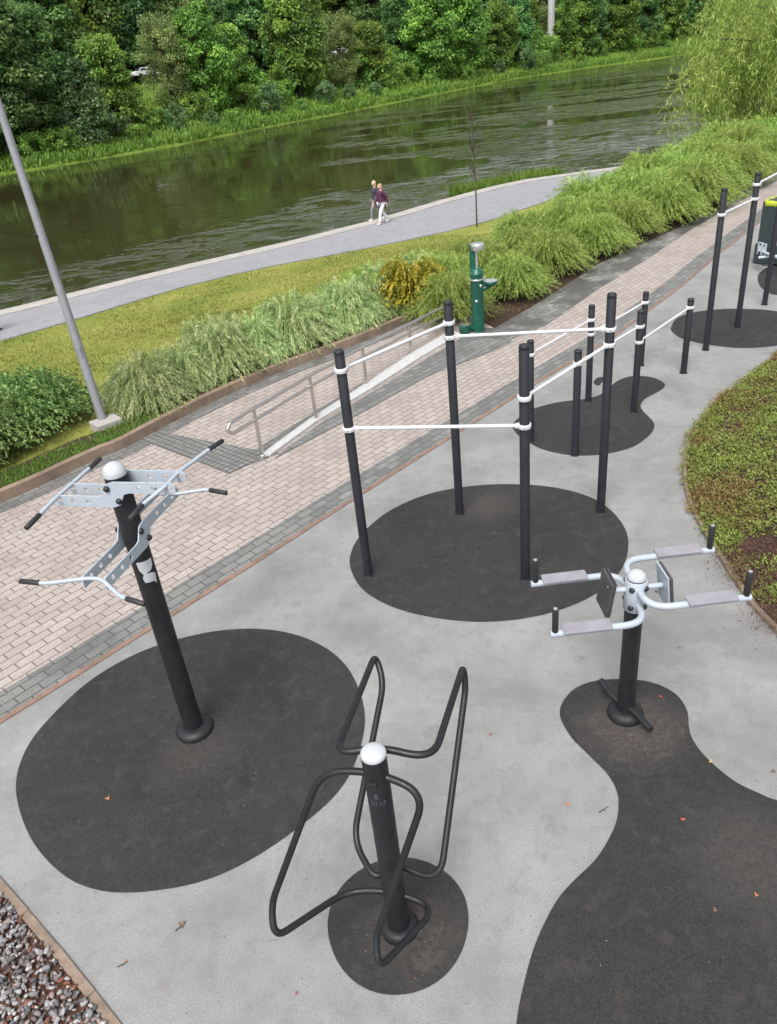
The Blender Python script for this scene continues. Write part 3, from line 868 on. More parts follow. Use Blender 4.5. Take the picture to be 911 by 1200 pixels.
# droopy row: positions along the kerb wall, world xy
ks0 = [i for i, q in enumerate(kerb_line) if q[1] > 11.2][0]
row = [at_line(kerb_line[ks0:], .15 + .78 * k / 9) for k in range(10)]
for k, q in enumerate(row):
    src = drp[k % 3]
    o = src if k < 3 else copy_tree(src)
    s = (1.0, .86, 1.08, .94, 1.1, .84, 1.05, .9, 1.06, .95)[k]
    o.location = (q[0].x + q[1].x * .98, q[0].y + q[1].y * .98, .08); o.scale = (s * .82, s * .82, s * (.90 + .12 * ((k * 37) % 5) / 4)); o.rotation_euler = (0, 0, k * 1.7)
    o['label'] = ('pale green arching shrub right beside the lamp post' if k == 0 else 'pale green arching shrub next to the golden shrub' if k == len(row) - 1 else 'pale arching shrub, ' + ORD[k] + ' along the kerb wall from the lamp post')
row2 = [(-6.080, 10.455), (-5.787, 11.117), (-5.401, 11.574), (-5.064, 12.220), (-6.115, 12.326), (-5.633, 12.734)]
gl = ['dark green shrub cut by the photo edge, nearest the kerb wall', 'dark green shrub overhanging the grass strip at the lower left', 'dark green shrub in the middle of the left group', 'dark green shrub touching the lamp post base', 'dark green shrub behind the left group on the lawn side', 'yellow-tipped green shrub behind the lamp post group']
for k, q in enumerate(row2):
    src = grn[k % 2]
    o = src if k < 2 else copy_tree(src)
    s = (1.05, 1.0, .95, .85, .9, .85)[k]
    o.location = (q[0] - .5, q[1] + .55, .08); o.scale = (s, s, s); o.rotation_euler = (0, 0, k * 2.1)
    o['label'] = gl[k]
# golden shrub
gs = make_arching('golden_shrub', 'golden yellow shrub beside the upper end of the handrail', 'shrub', 51, .95, .85, 420, 32, M['leaf_gold'], .065, .034, .4)
q = (1.117, 16.217, 0.100); gs.location = (q[0] - .1, q[1] + .75, .08)
# right hedge
hdg = [make_arching('feathery_shrub', '', 'shrub', 60 + k, 1.05, 1.05, 900, 70, M['leaf_hedge'], .075, .0095, .72, 'feathery shrubs of the right hedge', upright=.35) for k in range(4)]
hl = hedge_line[1:]
cnt = 0
for rowk, (off, s0) in enumerate(((.62, .98), (1.8, 1.06), (3.0, 1.04))):
    npl = (17, 17, 16)[rowk]
    for k in range(npl):
        p, nn = at_line(hl, (k + (.0 if rowk != 1 else .5)) / npl * .82 + .004)
        p = p + nn * (off + .25 * rr.random() + (.55 if k == 0 and rowk == 0 else 0))
        if to_px((p.x, p.y, .5)) is None or to_px((p.x, p.y, .5))[0] > 1010: continue
        o = hdg[cnt % 4] if cnt < 4 else copy_tree(hdg[cnt % 4])
        s = s0 * (.90 + .22 * rr.random()) * (.80 if k < 3 else .9 if k < 5 else 1.0)
        o.location = (p.x, p.y, -.02 - (0, .12, .24)[rowk]); o.scale = (s * 1.05, s * 1.05, s * (.98 + .15 * rr.random())); o.rotation_euler = (0, 0, rr.random() * 6.28)
        o['label'] = 'feathery light green shrub, ' + ORD[k] + ' from the fountain in the ' + ('paving-side row', 'middle row', 'river-side row')[rowk] + ' of hedge'
        cnt += 1

# lawn grass blades: stuff
rng = np.random.default_rng(9)
n = 60000
vis = [f for f in range(0)]
LV = np.array(lawn_pts).reshape(NV, NU, 3)
uu = rng.random(n) * (NU - 1.01); vv = rng.random(n) * (NV - 1.01)
# keep to the strip in view
u0 = min(range(NU), key=lambda i: (up_line[i].x + 9) ** 2 + (up_line[i].y - 5) ** 2); u1 = min(range(NU), key=lambda i: (up_line[i].x - 9) ** 2 + (up_line[i].y - 22) ** 2)
uu = u0 + rng.random(n) * (u1 - u0)
i0 = uu.astype(int); j0 = vv.astype(int); fu = (uu - i0)[:, None]; fv = (vv - j0)[:, None]
pos = LV[j0, i0] * (1 - fu) * (1 - fv) + LV[j0, i0 + 1] * fu * (1 - fv) + LV[j0 + 1, i0] * (1 - fu) * fv + LV[j0 + 1, i0 + 1] * fu * fv
pn_ = np.array([noise.noise((p[0] * .5, p[1] * .5, 2)) for p in pos])
al = np.stack([rng.normal(size=n) * .5, rng.normal(size=n) * .5, np.ones(n)], 1)
o = cards('lawn_grass', pos - np.array([0, 0, .01]), al, unit(n, rng), (.05 + .05 * rng.random(n)) * (1 + .5 * pn_), .022, .5 + .22 * rng.normal(size=n) - .5 * pn_, M['leaf_lawn'])
tag(o, 'short yellow-green lawn grass', 'grass', None, 'stuff')
# fresh grass strip at the foot of the shrubs
n = 9000
kk = offset_line(catmull(kerb_line[1:9], 4, False), .14)
sel = rng.random(n) ** 1.4
ks_ = [at_line(kk, s) for s in sel]
pos = np.array([(*(p + nn * (.5 * rng.random() ** 1.3)), .12) for p, nn in ks_])
al = np.stack([rng.normal(size=n) * .5, rng.normal(size=n) * .5, np.ones(n)], 1)
o = cards('verge_grass', pos, al, unit(n, rng), .05 + .07 * rng.random(n), .012, .25 + .25 * rng.random(n), M['leaf_bank'])
tag(o, 'fresh green grass strip along the kerb wall', 'grass', None, 'stuff')
# rough grass between promenade and river
n = 5200
base = [(6.261, 42.659), (7.195, 43.169), (8.189, 43.659), (9.461, 44.287), (10.767, 44.931), (12.185, 45.526)]
ks_ = [at_line(base, s) for s in rng.random(n)]
pos = np.array([(*(p + nn * (.7 + 1.7 * rng.random())), -1.9 - .4 * rng.random()) for p, nn in ks_])
al = np.stack([rng.normal(size=n) * .35, rng.normal(size=n) * .35, np.ones(n)], 1)
o = cards('river_grass', pos, al, unit(n, rng), .30 + .45 * rng.random(n), .05, .4 + .2 * rng.normal(size=n), M['leaf_bank'])
tag(o, 'tall grass between promenade edge and water', 'grass', None, 'stuff')
bl = base
gz = [(*(Vector(p) + Vector((-.5, .85)) * 0.1), -1.75) for p in bl] + [(p[0] - 1.8, p[1] + 3.0, -2.75) for p in bl]
struct(mesh_obj('river_verge', gz, [(i, i + 1, 6 + i + 1, 6 + i) for i in range(5)], M['farbank']))

# weeping willow
def make_willow(loc, h, rad, seed):
    rng = np.random.default_rng(seed)
    root = thing('willow_tree', 'yellow-green weeping willow hanging over the river at the right', 'tree', (0, 0, 0))
    P = []; A = []; N = []; T = []
    mb = MB()
    mb.tube([(0, 0, -1), (.1, 0, h * .25), (-.1, .1, h * .5)], [.34, .28, .2], 10)
    limbs = []
    for k in range(34):
        a = rng.random() * 2 * math.pi; rr_ = rad * (.45 + .5 * rng.random()); zz = h * (.55 + .42 * rng.random())
        c = np.array([rr_ * math.cos(a), rr_ * math.sin(a), zz])
        mb.tube([(0, 0, h * .4), (c[0] * .4, c[1] * .4, zz * .95), tuple(c)], [.12, .07, .02], 6, caps=False)
        limbs.append(c)
    for c in limbs:
        for s in range(40):
            st = c * np.array([1, 1, 1]) * (.7 + .35 * rng.random()) + rng.normal(size=3) * .5
            st[2] = min(st[2], h)
            L = (1.6 + 3.6 * rng.random()) * min(1, st[2] / h + .2)
            out = np.array([c[0], c[1], 0]) / rad + .4 * rng.normal(size=3) * np.array([1, 1, 0])
            m = int(34 * L / 2)
            t_ = rng.random(m)
            pts = st + out * (t_ ** .6)[:, None] * .9 + np.stack([.05 * rng.normal(size=m), .05 * rng.normal(size=m), -L * t_ ** 1.3], 1)
            P.append(pts); A.append(np.array([0, 0, -1.0]) + .55 * rng.normal(size=(m, 3))); N.append(unit(m, rng)); T.append(.5 + .2 * rng.normal() + .15 * rng.normal(size=m))
    P = np.concatenate(P); n = len(P); sz = .16 + .16 * rng.random(n)
    cards('crown', P, np.concatenate(A), np.concatenate(N), sz, .045, np.concatenate(T), M['leaf_willow'], root)
    mb.build('trunk', M['bark'], root)
    root.location = loc
    return root
wq = (20.737, 40.000, 0.102)
make_willow((wq[0], wq[1], -1.6), 9.0, 5.1, 3)

# bare sapling by the promenade
sp = (4.957, 33.394, -1.500)
root = thing('sapling', 'bare thin sapling standing at the promenade edge', 'tree', sp)
mb = MB()
b0 = Vector(sp)
mb.tube([b0 - Vector((0, 0, .2)), b0 + Vector((.01, 0, 1.7)), b0 + Vector((-.06, 0, 4.1)), b0 + Vector((-.12, 0, 5.3))], [.036, .028, .018, .008], 6)
mb.build('trunk', M['bark'], root)
rng = np.random.default_rng(4)
mb = MB()
for k in range(17):
    z = 1.5 + 2.6 * rng.random(); a = rng.random() * 6.28; L = .5 + .8 * rng.random()
    s_ = b0 + Vector((-.02 * z, 0, z)); d_ = Vector((math.cos(a) * .45, math.sin(a) * .45, 1))
    mb.tube([s_, s_ + d_ * L * .5 + Vector((.05 * math.cos(a), 0, 0)), s_ + d_ * L], [.015, .010, .005], 4, caps=False)
mb.build('crown', M['bark'], root)

# ------------------------------------------------------------------ planting bed with ground cover (right)
bed_edge = [(3.524, 4.772), (3.502, 5.164), (3.475, 5.408), (3.429, 5.845), (3.443, 6.257), (3.469, 6.691), (3.515, 7.256), (3.596, 7.864), (3.814, 8.589), (4.113, 9.270), (4.495, 9.874), (5.130, 10.648), (5.801, 11.267), (6.834, 12.232), (8.076, 13.213)]
be = catmull(bed_edge, 5, False)
far_pts = [(14, 16), (14, 3.5)]
mb = MB()
q0 = offset_line(be, 0); q1 = offset_line(be, -.05)
for i in range(len(be) - 1):
    mb.prism([q0[i], q0[i + 1], q1[i + 1], q1[i]], -.05, .05)
struct(mb.build('bed_kerb', M['edge_tan']))
# soil mound grid: from the edge inwards
nb_ = len(be)
depth = [0.06, .3, .7, 1.2, 1.9, 2.8, 4.0, 6.5]
hz = [.03, .07, .12, .18, .25, .32, .38, .42]
cen = Vector((7.6, 8.2))
bv = []; bf = []
for dpt, z in zip(depth, hz):
    for p in be:
        pv = Vector(p); dirv = (cen - pv); L = dirv.length
        pp = pv + dirv.normalized() * min(dpt, L * .97)
        bv.append((pp.x, pp.y, z + .05 * noise.noise((pp.x * 1.3, pp.y * 1.3, 1)) * min(1, dpt * 2)))
for j in range(len(depth) - 1):
    for i in range(nb_ - 1):
        bf.append((j * nb_ + i, j * nb_ + i + 1, (j + 1) * nb_ + i + 1, (j + 1) * nb_ + i))
struct(mesh_obj('planting_bed', bv, bf, M['soil'], smooth=True))
BV = np.array(bv).reshape(len(depth), nb_, 3)
rng = np.random.default_rng(21)
P = []; A = []; N = []; T = []; Sz = []
def bed_at(u, v):
    i = min(int(u), nb_ - 2); j = min(int(v), len(depth) - 2); a = u - i; b_ = v - j
    return BV[j, i] * (1 - a) * (1 - b_) + BV[j, i + 1] * a * (1 - b_) + BV[j + 1, i] * (1 - a) * b_ + BV[j + 1, i + 1] * a * b_
bare = [Vector(p[:2]) for p in [(3.616, 6.515), (3.609, 6.191), (3.956, 6.528), (3.928, 6.698), (3.483, 6.337), (3.432, 5.418), (3.494, 5.664), (3.830, 6.270)]]
for c in range(2600):
    u = rng.random() * (nb_ - 1); v = rng.random() ** 1.1 * 6.2
    p = bed_at(u, v)
    db = min((Vector(p[:2]) - b_).length for b_ in bare)
    if db < .26 and rng.random() < .93: continue
    nz = noise.noise((p[0] * 1.1, p[1] * 1.1, 4)); nz2 = noise.noise((p[0] * 3, p[1] * 3, 9))
    far = min(1, max(0, (p[1] - 8.0) / 4))
    tone = .56 + .40 * nz + .30 * nz2 - .20 * far + .08 * rng.normal()
    r_ = .055 + .065 * rng.random(); m = 44
    w = unit(m, rng); w[:, 2] = np.abs(w[:, 2])
    P.append(p + w * r_ * np.array([1.25, 1.25, .9]) * (.5 + .55 * rng.random(m))[:, None]); A.append(w + .6 * unit(m, rng)); N.append(w + np.array([0, 0, .6])); T.append(tone + .12 * rng.normal(size=m)); Sz.append(.020 + .024 * rng.random(m))
o = cards('ground_cover', np.concatenate(P), np.concatenate(A), np.concatenate(N), np.concatenate(Sz), np.concatenate(Sz) * .55, np.concatenate(T), M['leaf_cover'])
tag(o, 'green and rusty ground cover plants filling the curved bed', 'plants', None, 'stuff')
# mulch chips and dry leaves spilling along the edge
rng = np.random.default_rng(22)
n = 2600
us = rng.random(n) * (nb_ - 1); P = []
for u in us:
    i = min(int(u), nb_ - 2)
    b_ = BV[0, i] + (BV[0, i + 1] - BV[0, i]) * (u - i)
    inn = (cen - Vector(b_[:2])).normalized()
    d = -.03 + .45 * rng.random() if rng.random() < .9 else -.13 + .2 * rng.random()
    P.append((b_[0] + inn.x * d, b_[1] + inn.y * d, .012 if d < 0 else .05 + d * .15))
for c in range(2200):
    b_ = bare[int(rng.random() * len(bare))]
    P.append((b_.x + rng.normal() * .16, b_.y + rng.normal() * .16, .13 + .03 * rng.random()))
P = np.array(P); n = len(P)
M['chips'] = leafmat('mulch_chips', [(0, (.03, .018, .012)), (.5, (.10, .05, .035)), (.85, (.2, .10, .07)), (1, (.33, .24, .19))], .1, .8, 0, 0)
al = unit(n, rng) * np.array([1, 1, .25]); nr = np.array([0, 0, 1.0]) + .35 * unit(n, rng)
o = cards('mulch_litter', P, al, nr, .012 + .02 * rng.random(n), .010, rng.random(n) * .85, M['chips'])
tag(o, 'reddish mulch and dry leaf litter along the bed edge', 'mulch', None, 'stuff')

# ------------------------------------------------------------------ gravel strip (lower left)
ge = [(-4.184, 4.645), (-3.165, 3.683), (-2.620, 3.175), (-2.051, 2.618), (-1.609, 2.169)]
mb = MB()
ge_ = [(p.x, p.y) for p in resample(ge, 9)]
qa = offset_line(ge_, -.03); qb = offset_line(ge_, .03)
for i in range(len(ge_) - 1):
    e_ = (Vector(qa[i + 1]) - Vector(qa[i])).normalized() * .004
    mb.prism([Vector(qa[i]) + e_, qa[i + 1], qb[i + 1], Vector(qb[i]) + e_], -.1, .018 + .003 * (i % 2))
struct(mb.build('gravel_kerb', M['edge_tan']))
M['gravel_bed'] = ground_mat('gravel_dirt', [(.3, (.03, .02, .016)), (.6, (.10, .05, .035))], 5, 80, .95, .01)
gp = offset_line(ge, -.001)
sheet('gravel_bed', [ge[0], ge[1], ge[2], ge[3], ge[4], (-2.6, 1.2), (-5.2, 3.6)], .003, M['gravel_bed'])
# stones
rng = np.random.default_rng(5)
bm = bmesh.new(); bmesh.ops.create_icosphere(bm, subdivisions=2, radius=1)
bm.verts.index_update()
sv = np.array([v.co[:] for v in bm.verts]); sf = np.array([[v.index for v in f.verts] for f in bm.faces]); bm.free()
variants = []
for k in range(9):
    q = sv.copy()
    for c in range(14):
        d = unit(1, rng)[0]; lim = .5 + .28 * rng.random()
        pr = q @ d; over = pr > lim
        q[over] -= np.outer(pr[over] - lim, d)
    variants.append(q * np.array([1, .5 + .35 * rng.random(), .45 + .3 * rng.random()]))
V = []; F = []; T = []; off = 0
G0, G1 = Vector(ge[0]), Vector(ge[4])
gd = (Vector(ge[3]) - Vector(ge[1])).normalized(); gn = Vector((gd.y, -gd.x))
if gn.x > 0: gn = -gn
cnt = 0
while cnt < 7500:
    s_ = rng.random() * 3.2 - .2; w_ = rng.random() * 1.15
    p = Vector(ge[0]) + (gd * s_)
    # stay left of the edging
    q_, _ = at_line(ge, min(.999, max(0, s_ / 2.75)))
    p = q_ + gn * (.035 + w_)
    size = .016 + .022 * rng.random() ** 1.6
    lay = 0.008 + .034 * rng.random()
    rm = np.array(Matrix.Rotation(rng.random() * 6.28, 3, 'Z') @ Matrix.Rotation(rng.normal() * .5, 3, 'X'))
    vv_ = variants[int(rng.random() * 9)] * size @ rm.T + np.array([p.x, p.y, lay])
    V.append(vv_); F.append(sf + off); T.append(np.full(len(sf), rng.random())); off += len(vv_)
    cnt += 1
V = np.concatenate(V); F = np.concatenate(F); T = np.concatenate(T)
t = NT('gravel_stones')
at = t.n('ShaderNodeAttribute'); at.attribute_name = 'tint'
c = t.ramp(at.outputs['Fac'], [(0, (.075, .077, .085)), (.2, (.19, .192, .20)), (.40, (.32, .315, .32)), (.58, (.14, .135, .138)), (.72, (.27, .21, .19)), (.84, (.15, .05, .028)), (.93, (.42, .405, .39)), (1, (.42, .405, .39))], 'CONSTANT')
pn2 = t.noise(45, 5, .6, t.pos())
c = t.mix(t.ramp(pn2, [(.35, 0.0), (.7, .45)]), c, (.17, .13, .115))
t.bsdf(c, .8, 0, t.bump(pn2, .3, .004), .3)
me = bpy.data.meshes.new('gravel')
me.vertices.add(len(V)); me.loops.add(len(F) * 3); me.polygons.add(len(F))
me.vertices.foreach_set('co', V.reshape(-1).astype(np.float32)); me.loops.foreach_set('vertex_index', F.reshape(-1).astype(np.int32)); me.polygons.foreach_set('loop_start', np.arange(0, len(F) * 3, 3, dtype=np.int32))
at_ = me.attributes.new('tint', 'FLOAT', 'FACE'); at_.data.foreach_set('value', T.astype(np.float32))
me.update(calc_edges=True); me.materials.append(t.m)
o = bpy.data.objects.new('gravel', me); COL.objects.link(o)
tag(o, 'grey and reddish gravel stones beside the court', 'gravel', None, 'stuff')
# ------------------------------------------------------------------ exercise equipment
def base_collar(root, c, r0, r1, h, mat='black_steel', name='base_collar'):
    prof = [(r1 * .98, 0), (r1, h * .25)]
    for k in range(1, 7):
        a = k / 6 * math.pi / 2
        prof.append((r0 + (r1 - r0) * math.cos(a), h * .25 + h * .75 * math.sin(a)))
    return MB().lathe(prof, c, seg=32).build(name, M[mat], root)

def dome(root, c, r, h, mat, name='cap'):
    prof = [(r * 1.02, -.012), (r * 1.03, .0)]
    for k in range(1, 9):
        a = k / 8 * math.pi / 2
        prof.append((max(1e-5, r * 1.03 * math.cos(a)), h * math.sin(a)))
    return MB().lathe(prof, c, seg=28).build(name, M[mat], root)

# --- pull-up rig and low bar rows: posts with clamped bars
def pole_top(root, base, h, r):
    x, y = base[:2]
    m = MB().lathe([(r, 0.0), (r, h - .05), (r * .985, h - .049), (r * .985, h - .045), (r, h - .044), (r, h - .02), (r * .86, h - .004), (r * .55, h)], (x, y, 0), seg=24)
    p = m.build('post', M['pole'], root)
    MB().lathe([(r + .016, 0), (r + .012, .006), (r * 1.0, .008)], (x, y, .003), seg=24).build('foot_ring', M['black_steel'], p)
    return p
def collar_bar(root, a, b, z, ra, rb, rbar=.0185, gap=0.0):
    A = Vector((a[0], a[1], z)); B = Vector((b[0], b[1], z))
    d = (B - A).normalized()
    bar = MB().cyl(A + d * (ra + .012), B - d * (rb + .012), rbar, 14).build('bar', M['white_paint'], root)
    for P, r, sg in ((A, ra, 1), (B, rb, -1)):
        m = MB()
        ro = r + .014
        m.lathe([(r + .0015, -.022), (ro - .002, -.023), (ro, -.020), (ro, .020), (ro - .002, .023), (r + .0015, .022)], P, seg=28)
        q = P + d * sg * (ro + .01)
        m.box(q, (.035, .05, .036), Matrix.Rotation(math.atan2(d.y, d.x), 3, 'Z'), .006)
        m.build('clamp', M['white_paint'], bar)
        side = Vector((-d.y, d.x, 0))
        mm = MB()
        for e in (-1, 1):
            mm.cyl(P + side * e * (ro - .004), P + side * e * (ro + .008), .008, 8)
        mm.build('clamp_bolt', M['chrome'], bar)
    return bar
def pt(p): return (p[0], p[1])
B_ = pt((-0.302, 7.111, 0.000)); C_ = pt((0.879, 8.211, 0.000)); D_ = pt((1.389, 6.723, 0.000)); E_ = pt((2.548, 7.889, 0.000))
root = thing('pull_up_rig', 'four tall dark posts joined by white pull-up bars on the middle black patch', 'pull-up rig', ((B_[0] + E_[0]) / 2, (B_[1] + E_[1]) / 2, 0))
for q, h in ((B_, 2.63), (C_, 2.67), (D_, 2.62), (E_, 2.65)):
    pole_top(root, q, h, .050)
collar_bar(root, B_, C_, 2.43, .054, .050)
collar_bar(root, B_, D_, 1.81, .054, .050)
collar_bar(root, C_, E_, 2.27, .054, .050)
collar_bar(root, D_, E_, 2.10, .054, .050)
M_ = pt((2.151, 9.995, 0.000)); F_ = pt((3.318, 11.171, 0.000)); G1 = pt((4.571, 12.413, 0.000))
root = thing('parallel_bar_row', 'dark low posts with white bars standing closest to the pink paving', 'parallel bars', (F_[0], F_[1], 0), 'low parallel bar rows')
for q, h in ((M_, 1.51), (F_, 1.53), (G1, 1.26)):
    pole_top(root, q, h, .048)
collar_bar(root, M_, F_, 1.31, .048, .048, .017); collar_bar(root, F_, G1, 1.09, .048, .048, .017)
c3 = pt((2.645, 9.426, 0.000)); G2 = pt((3.845, 10.581, 0.000)); H_ = pt((5.097, 11.873, 0.000))
root = thing('parallel_bar_row', 'dark low posts with white bars ending at a lone post on the grey court', 'parallel bars', (G2[0], G2[1], 0), 'low parallel bar rows')
for q, h in ((c3, 1.51), (G2, 1.56), (H_, 1.24)):
    pole_top(root, q, h, .05)
collar_bar(root, c3, G2, 1.33, .05, .05, .017); collar_bar(root, G2, H_, 1.10, .05, .05, .017)
I_ = pt((5.843, 12.789, 0.000)); J_ = pt((6.819, 13.725, 0.000)); N_ = pt((7.872, 14.858, 0.000))
root = thing('pull_up_rig', 'row of tall dark posts with white bars at the far right edge', 'pull-up rig', (J_[0], J_[1], 0))
for q, h in ((I_, 2.66), (J_, 2.68), (N_, 2.66)):
    pole_top(root, q, h, .050)
collar_bar(root, I_, J_, 2.26, .054, .050); collar_bar(root, J_, N_, 2.49, .054, .050)

# --- multi pull-up station (left)
AX, AY = -1.925, 5.03
root = thing('pull_up_station', 'tall dark post with four grey plate arms and black-gripped handles on the left patch', 'pull-up station', (AX, AY, 0))
PR = .083
post = MB().lathe([(PR, 0), (PR, 2.60)], (AX, AY, 0), seg=40).build('post', M['black_steel'], root)
dome(root, (AX, AY, 2.60), PR, .085, 'cap')
base_collar(root, (AX, AY, .003), PR + .01, .165, .075)
def plate_mesh(sgn, jog=.12, ph=.088, L=.56, t=.008):
    """Z-shaped plate with holes; local x along the arm, y up; z thickness. returns verts, faces"""
    cu = bpy.data.curves.new('tmp', 'CURVE'); cu.dimensions = '2D'; cu.fill_mode = 'BOTH'; cu.extrude = t / 2; cu.bevel_depth = .0012
    j = jog / 2; h = ph / 2
    out = [(-L, -j - h), (-.02, -j - h), (.035, -j - h + .02), (.085, j - h - .012), (.13, j - h), (L - .02, j - h), (L, j - h + .02), (L, j + h - .02), (L - .02, j + h), (.02, j + h), (-.035, j + h - .02), (-.085, -j + h + .012), (-.13, -j + h), (-L + .02, -j + h), (-L, -j + h - .02), (-L, -j - h + .01)]
    def spl(pts):
        s = cu.splines.new('POLY'); s.points.add(len(pts) - 1)
        for p, q in zip(s.points, pts): p.co = (q[0] * sgn, q[1], 0, 1)
        s.use_cyclic_u = True
    spl(out)
    for x in (.22, .34, .46):
        for s in (-1, 1):
            spl([(s * x + .021 * math.cos(a), s * j + .021 * math.sin(a)) for a in [2 * math.pi * k / 14 for k in range(14)]])
    ob = bpy.data.objects.new('tmp', cu); COL.objects.link(ob)
    dg = bpy.context.evaluated_depsgraph_get()
    me = bpy.data.meshes.new_from_object(ob.evaluated_get(dg))
    v = [w.co.copy() for w in me.vertices]; f = [tuple(q.vertices) for q in me.polygons]
    bpy.data.objects.remove(ob); bpy.data.curves.remove(cu); bpy.data.meshes.remove(me)
    return v, f
def arm_set(ang, z, sgn, half=.5):
    """two plates either side of the post, direction ang (along +u)"""
    u = Vector((math.cos(ang), math.sin(ang), 0)); w = Vector((-u.y, u.x, 0)); up = Vector((0, 0, 1))
    C = Vector((AX, AY, z))
    plates = []
    for e in (-1, 1):
        v, f = plate_mesh(sgn, L=half)
        o = C + w * e * (PR + .006)
        m = MB(); m.add([o + u * q.x + up * q.y + w * q.z for q in v], f, False)
        pl = m.build('bracket_plate', M['grey_paint'], root)
        for bx, bz in ((-.035, .05), (.035, -.05)):
            q = o + u * bx * sgn * 1.0 + up * bz + w * e * .004
            MB().lathe([(.024, 0), (.024, .012), (.017, .022), (.0, .026)], q, w * e, 14).build('bolt', M['bolt'], pl)
        plates.append(pl)
    return u, w, C
def handle(pts, glen=.165, r=.0150):
    P = [Vector(p) for p in pts]
    b = MB().tube(P, r, 12, fillet=.05).build('handle_bar', M['grey_paint'], root)
    for a, q in ((P[0], P[1]), (P[-1], P[-2])):
        d = (q - a).normalized()
        MB().lathe([(r * .9, -.004), (r + .004, 0), (r + .004, glen - .004), (r + .002, glen)], a, d, 14).build('grip', M['grip'], b)
    return b
a1 = R(-15)
u, w, C = arm_set(a1, 2.47, 1, .50)
eL = C - u * .455 + Vector((0, 0, -.02)); eR = C + u * .44 + Vector((0, 0, .085))
handle([eL - w * .50 + Vector((0, 0, -.02)), eL - w * .14, eL + w * .14, eL + w * .50 + Vector((0, 0, .0))])
handle([eR - w * .46 - u * .10 + Vector((0, 0, -.05)), eR - w * .27 - u * .09 + Vector((0, 0, -.04)), eR - w * .10, eR + w * .10, eR + w * .50 + u * .09 + Vector((0, 0, .0)), eR + w * .62 + u * .13])
a2 = R(72)
u2, w2, C2 = arm_set(a2, 2.08, 1, .56)
e1 = C2 - u2 * .53 + Vector((0, 0, -.035)); e2 = C2 + u2 * .50 + Vector((0, 0, .06))
handle([e1 + w2 * .55 - u2 * .10, e1 + w2 * .33 - u2 * .10, e1 + w2 * .05, e1 - w2 * .05, e1 - w2 * .31 - u2 * .17, e1 - w2 * .52 - u2 * .22])
handle([e2 - w2 * .52 + u2 * .06, e2 - w2 * .32 + u2 * .10, e2 - w2 * .10, e2 + w2 * .10, e2 + w2 * .32 + u2 * .10, e2 + w2 * .52 + u2 * .06])
# pale sticker remnant wrapped on the post
def wrap_patch(root_, cx, cy, r, az0, z0, poly, sc, mat, name, sub=3):
    bm = bmesh.new()
    f = bm.faces.new([bm.verts.new((p[0] * sc, p[1] * sc, 0)) for p in poly])
    bmesh.ops.triangulate(bm, faces=[f]); bmesh.ops.subdivide_edges(bm, edges=bm.edges[:], cuts=sub, use_grid_fill=True)
    bm.verts.index_update()
    m = MB()
    vv = []
    for v in bm.verts:
        a = az0 + v.co.x / r
        vv.append((cx + (r + .0015) * math.cos(a), cy + (r + .0015) * math.sin(a), z0 + v.co.y))
    m.add(vv, [tuple(v.index for v in f.verts) for f in bm.faces], True)
    bm.free()
    return m.build(name, mat, root_)
face = math.atan2(-AY, -AX)
wrap_patch(post, AX, AY, PR, face + .12, 1.70, [(-.06, .17), (.065, .17), (.06, .11), (.03, .075), (-.005, .065), (-.01, .06), (.03, .055), (.065, .03), (.05, -.06), (.03, -.025), (-.035, -.02), (-.045, .02), (-.03, .055), (-.055, .1)], 1.0, M['cap'], 'sticker')

# --- dip and leg-raise frame (front): post with two bent tube loops
LX, LY = -.232, 3.02
LR = .072
root = thing('leg_raise_frame', 'short dark post with two bent black tube loops on the small round patch', 'leg raise frame', (LX, LY, 0))
lp = MB().lathe([(LR, 0), (LR, 1.675)], (LX, LY, 0), seg=36).build('post', M['black_steel'], root)
dome(root, (LX, LY, 1.675), LR, .035, 'cap')
base_collar(root, (LX, LY, .003), LR + .01, .128, .07)
TR = .0215
up_loop = [(-0.455, 3.110, 1.600), (-0.196, 4.047, 1.500), (-0.158, 3.885, 1.380), (-0.467, 3.265, 0.620), (-0.338, 3.009, 0.560), (0.065, 2.944, 0.560), (0.380, 3.780, 1.360), (0.377, 3.833, 1.500), (0.096, 2.995, 1.600)]
lo = [(-0.554, 3.102, 1.490), (-0.976, 2.882, 0.620), (-0.970, 2.751, 0.480), (-0.534, 3.094, 0.360), (0.026, 2.906, 0.360), (-0.348, 2.500, 0.480), (-0.350, 2.611, 0.600), (0.032, 2.877, 1.470)]
bk = Vector((.3, .95, 0)) * (LR * .9)
def loop(pts, anchors, fil):
    """closed loop that runs behind / in front of the post at its two rungs"""
    return MB().tube(pts, TR, 14, closed=True, fillet=fil, fseg=8).build('tube_loop', M['black_tube'], root)
P = [Vector(p) for p in up_loop]
ctr = Vector((LX, LY, 0))
top_mid = ctr + Vector((.03, .085, 1.625)); bot_mid = ctr + Vector((.03, .085, .56))
l1 = MB().tube([top_mid, P[0], P[1], P[2], P[3], P[4], bot_mid, P[5], P[6], P[7], P[8]], TR, 14, closed=True, fillet=.24, fseg=14).build('tube_loop', M['black_tube'], root)
Q = [Vector(p) for p in lo]
t2 = ctr + Vector((-.005, .0, 1.525)); b2 = ctr + Vector((-.0, .015, .385))
l2 = MB().tube([t2, Q[0], Q[1], Q[2], Q[3], b2, Q[4], Q[5], Q[6], Q[7]], TR, 14, closed=True, fillet=.22, fseg=14).build('tube_loop', M['black_tube'], root)
for k, (c_, s_) in enumerate(((ctr + Vector((.02, .05, 1.625)), 1), (ctr + Vector((.02, .05, .56)), 1), (ctr + Vector((-.015, -.05, 1.50)), -1), (ctr + Vector((0, .03, .37)), -1))):
    MB().box(c_, (.05, .08, .045), R(-18), .006).build('weld_bracket', M['black_steel'], root)
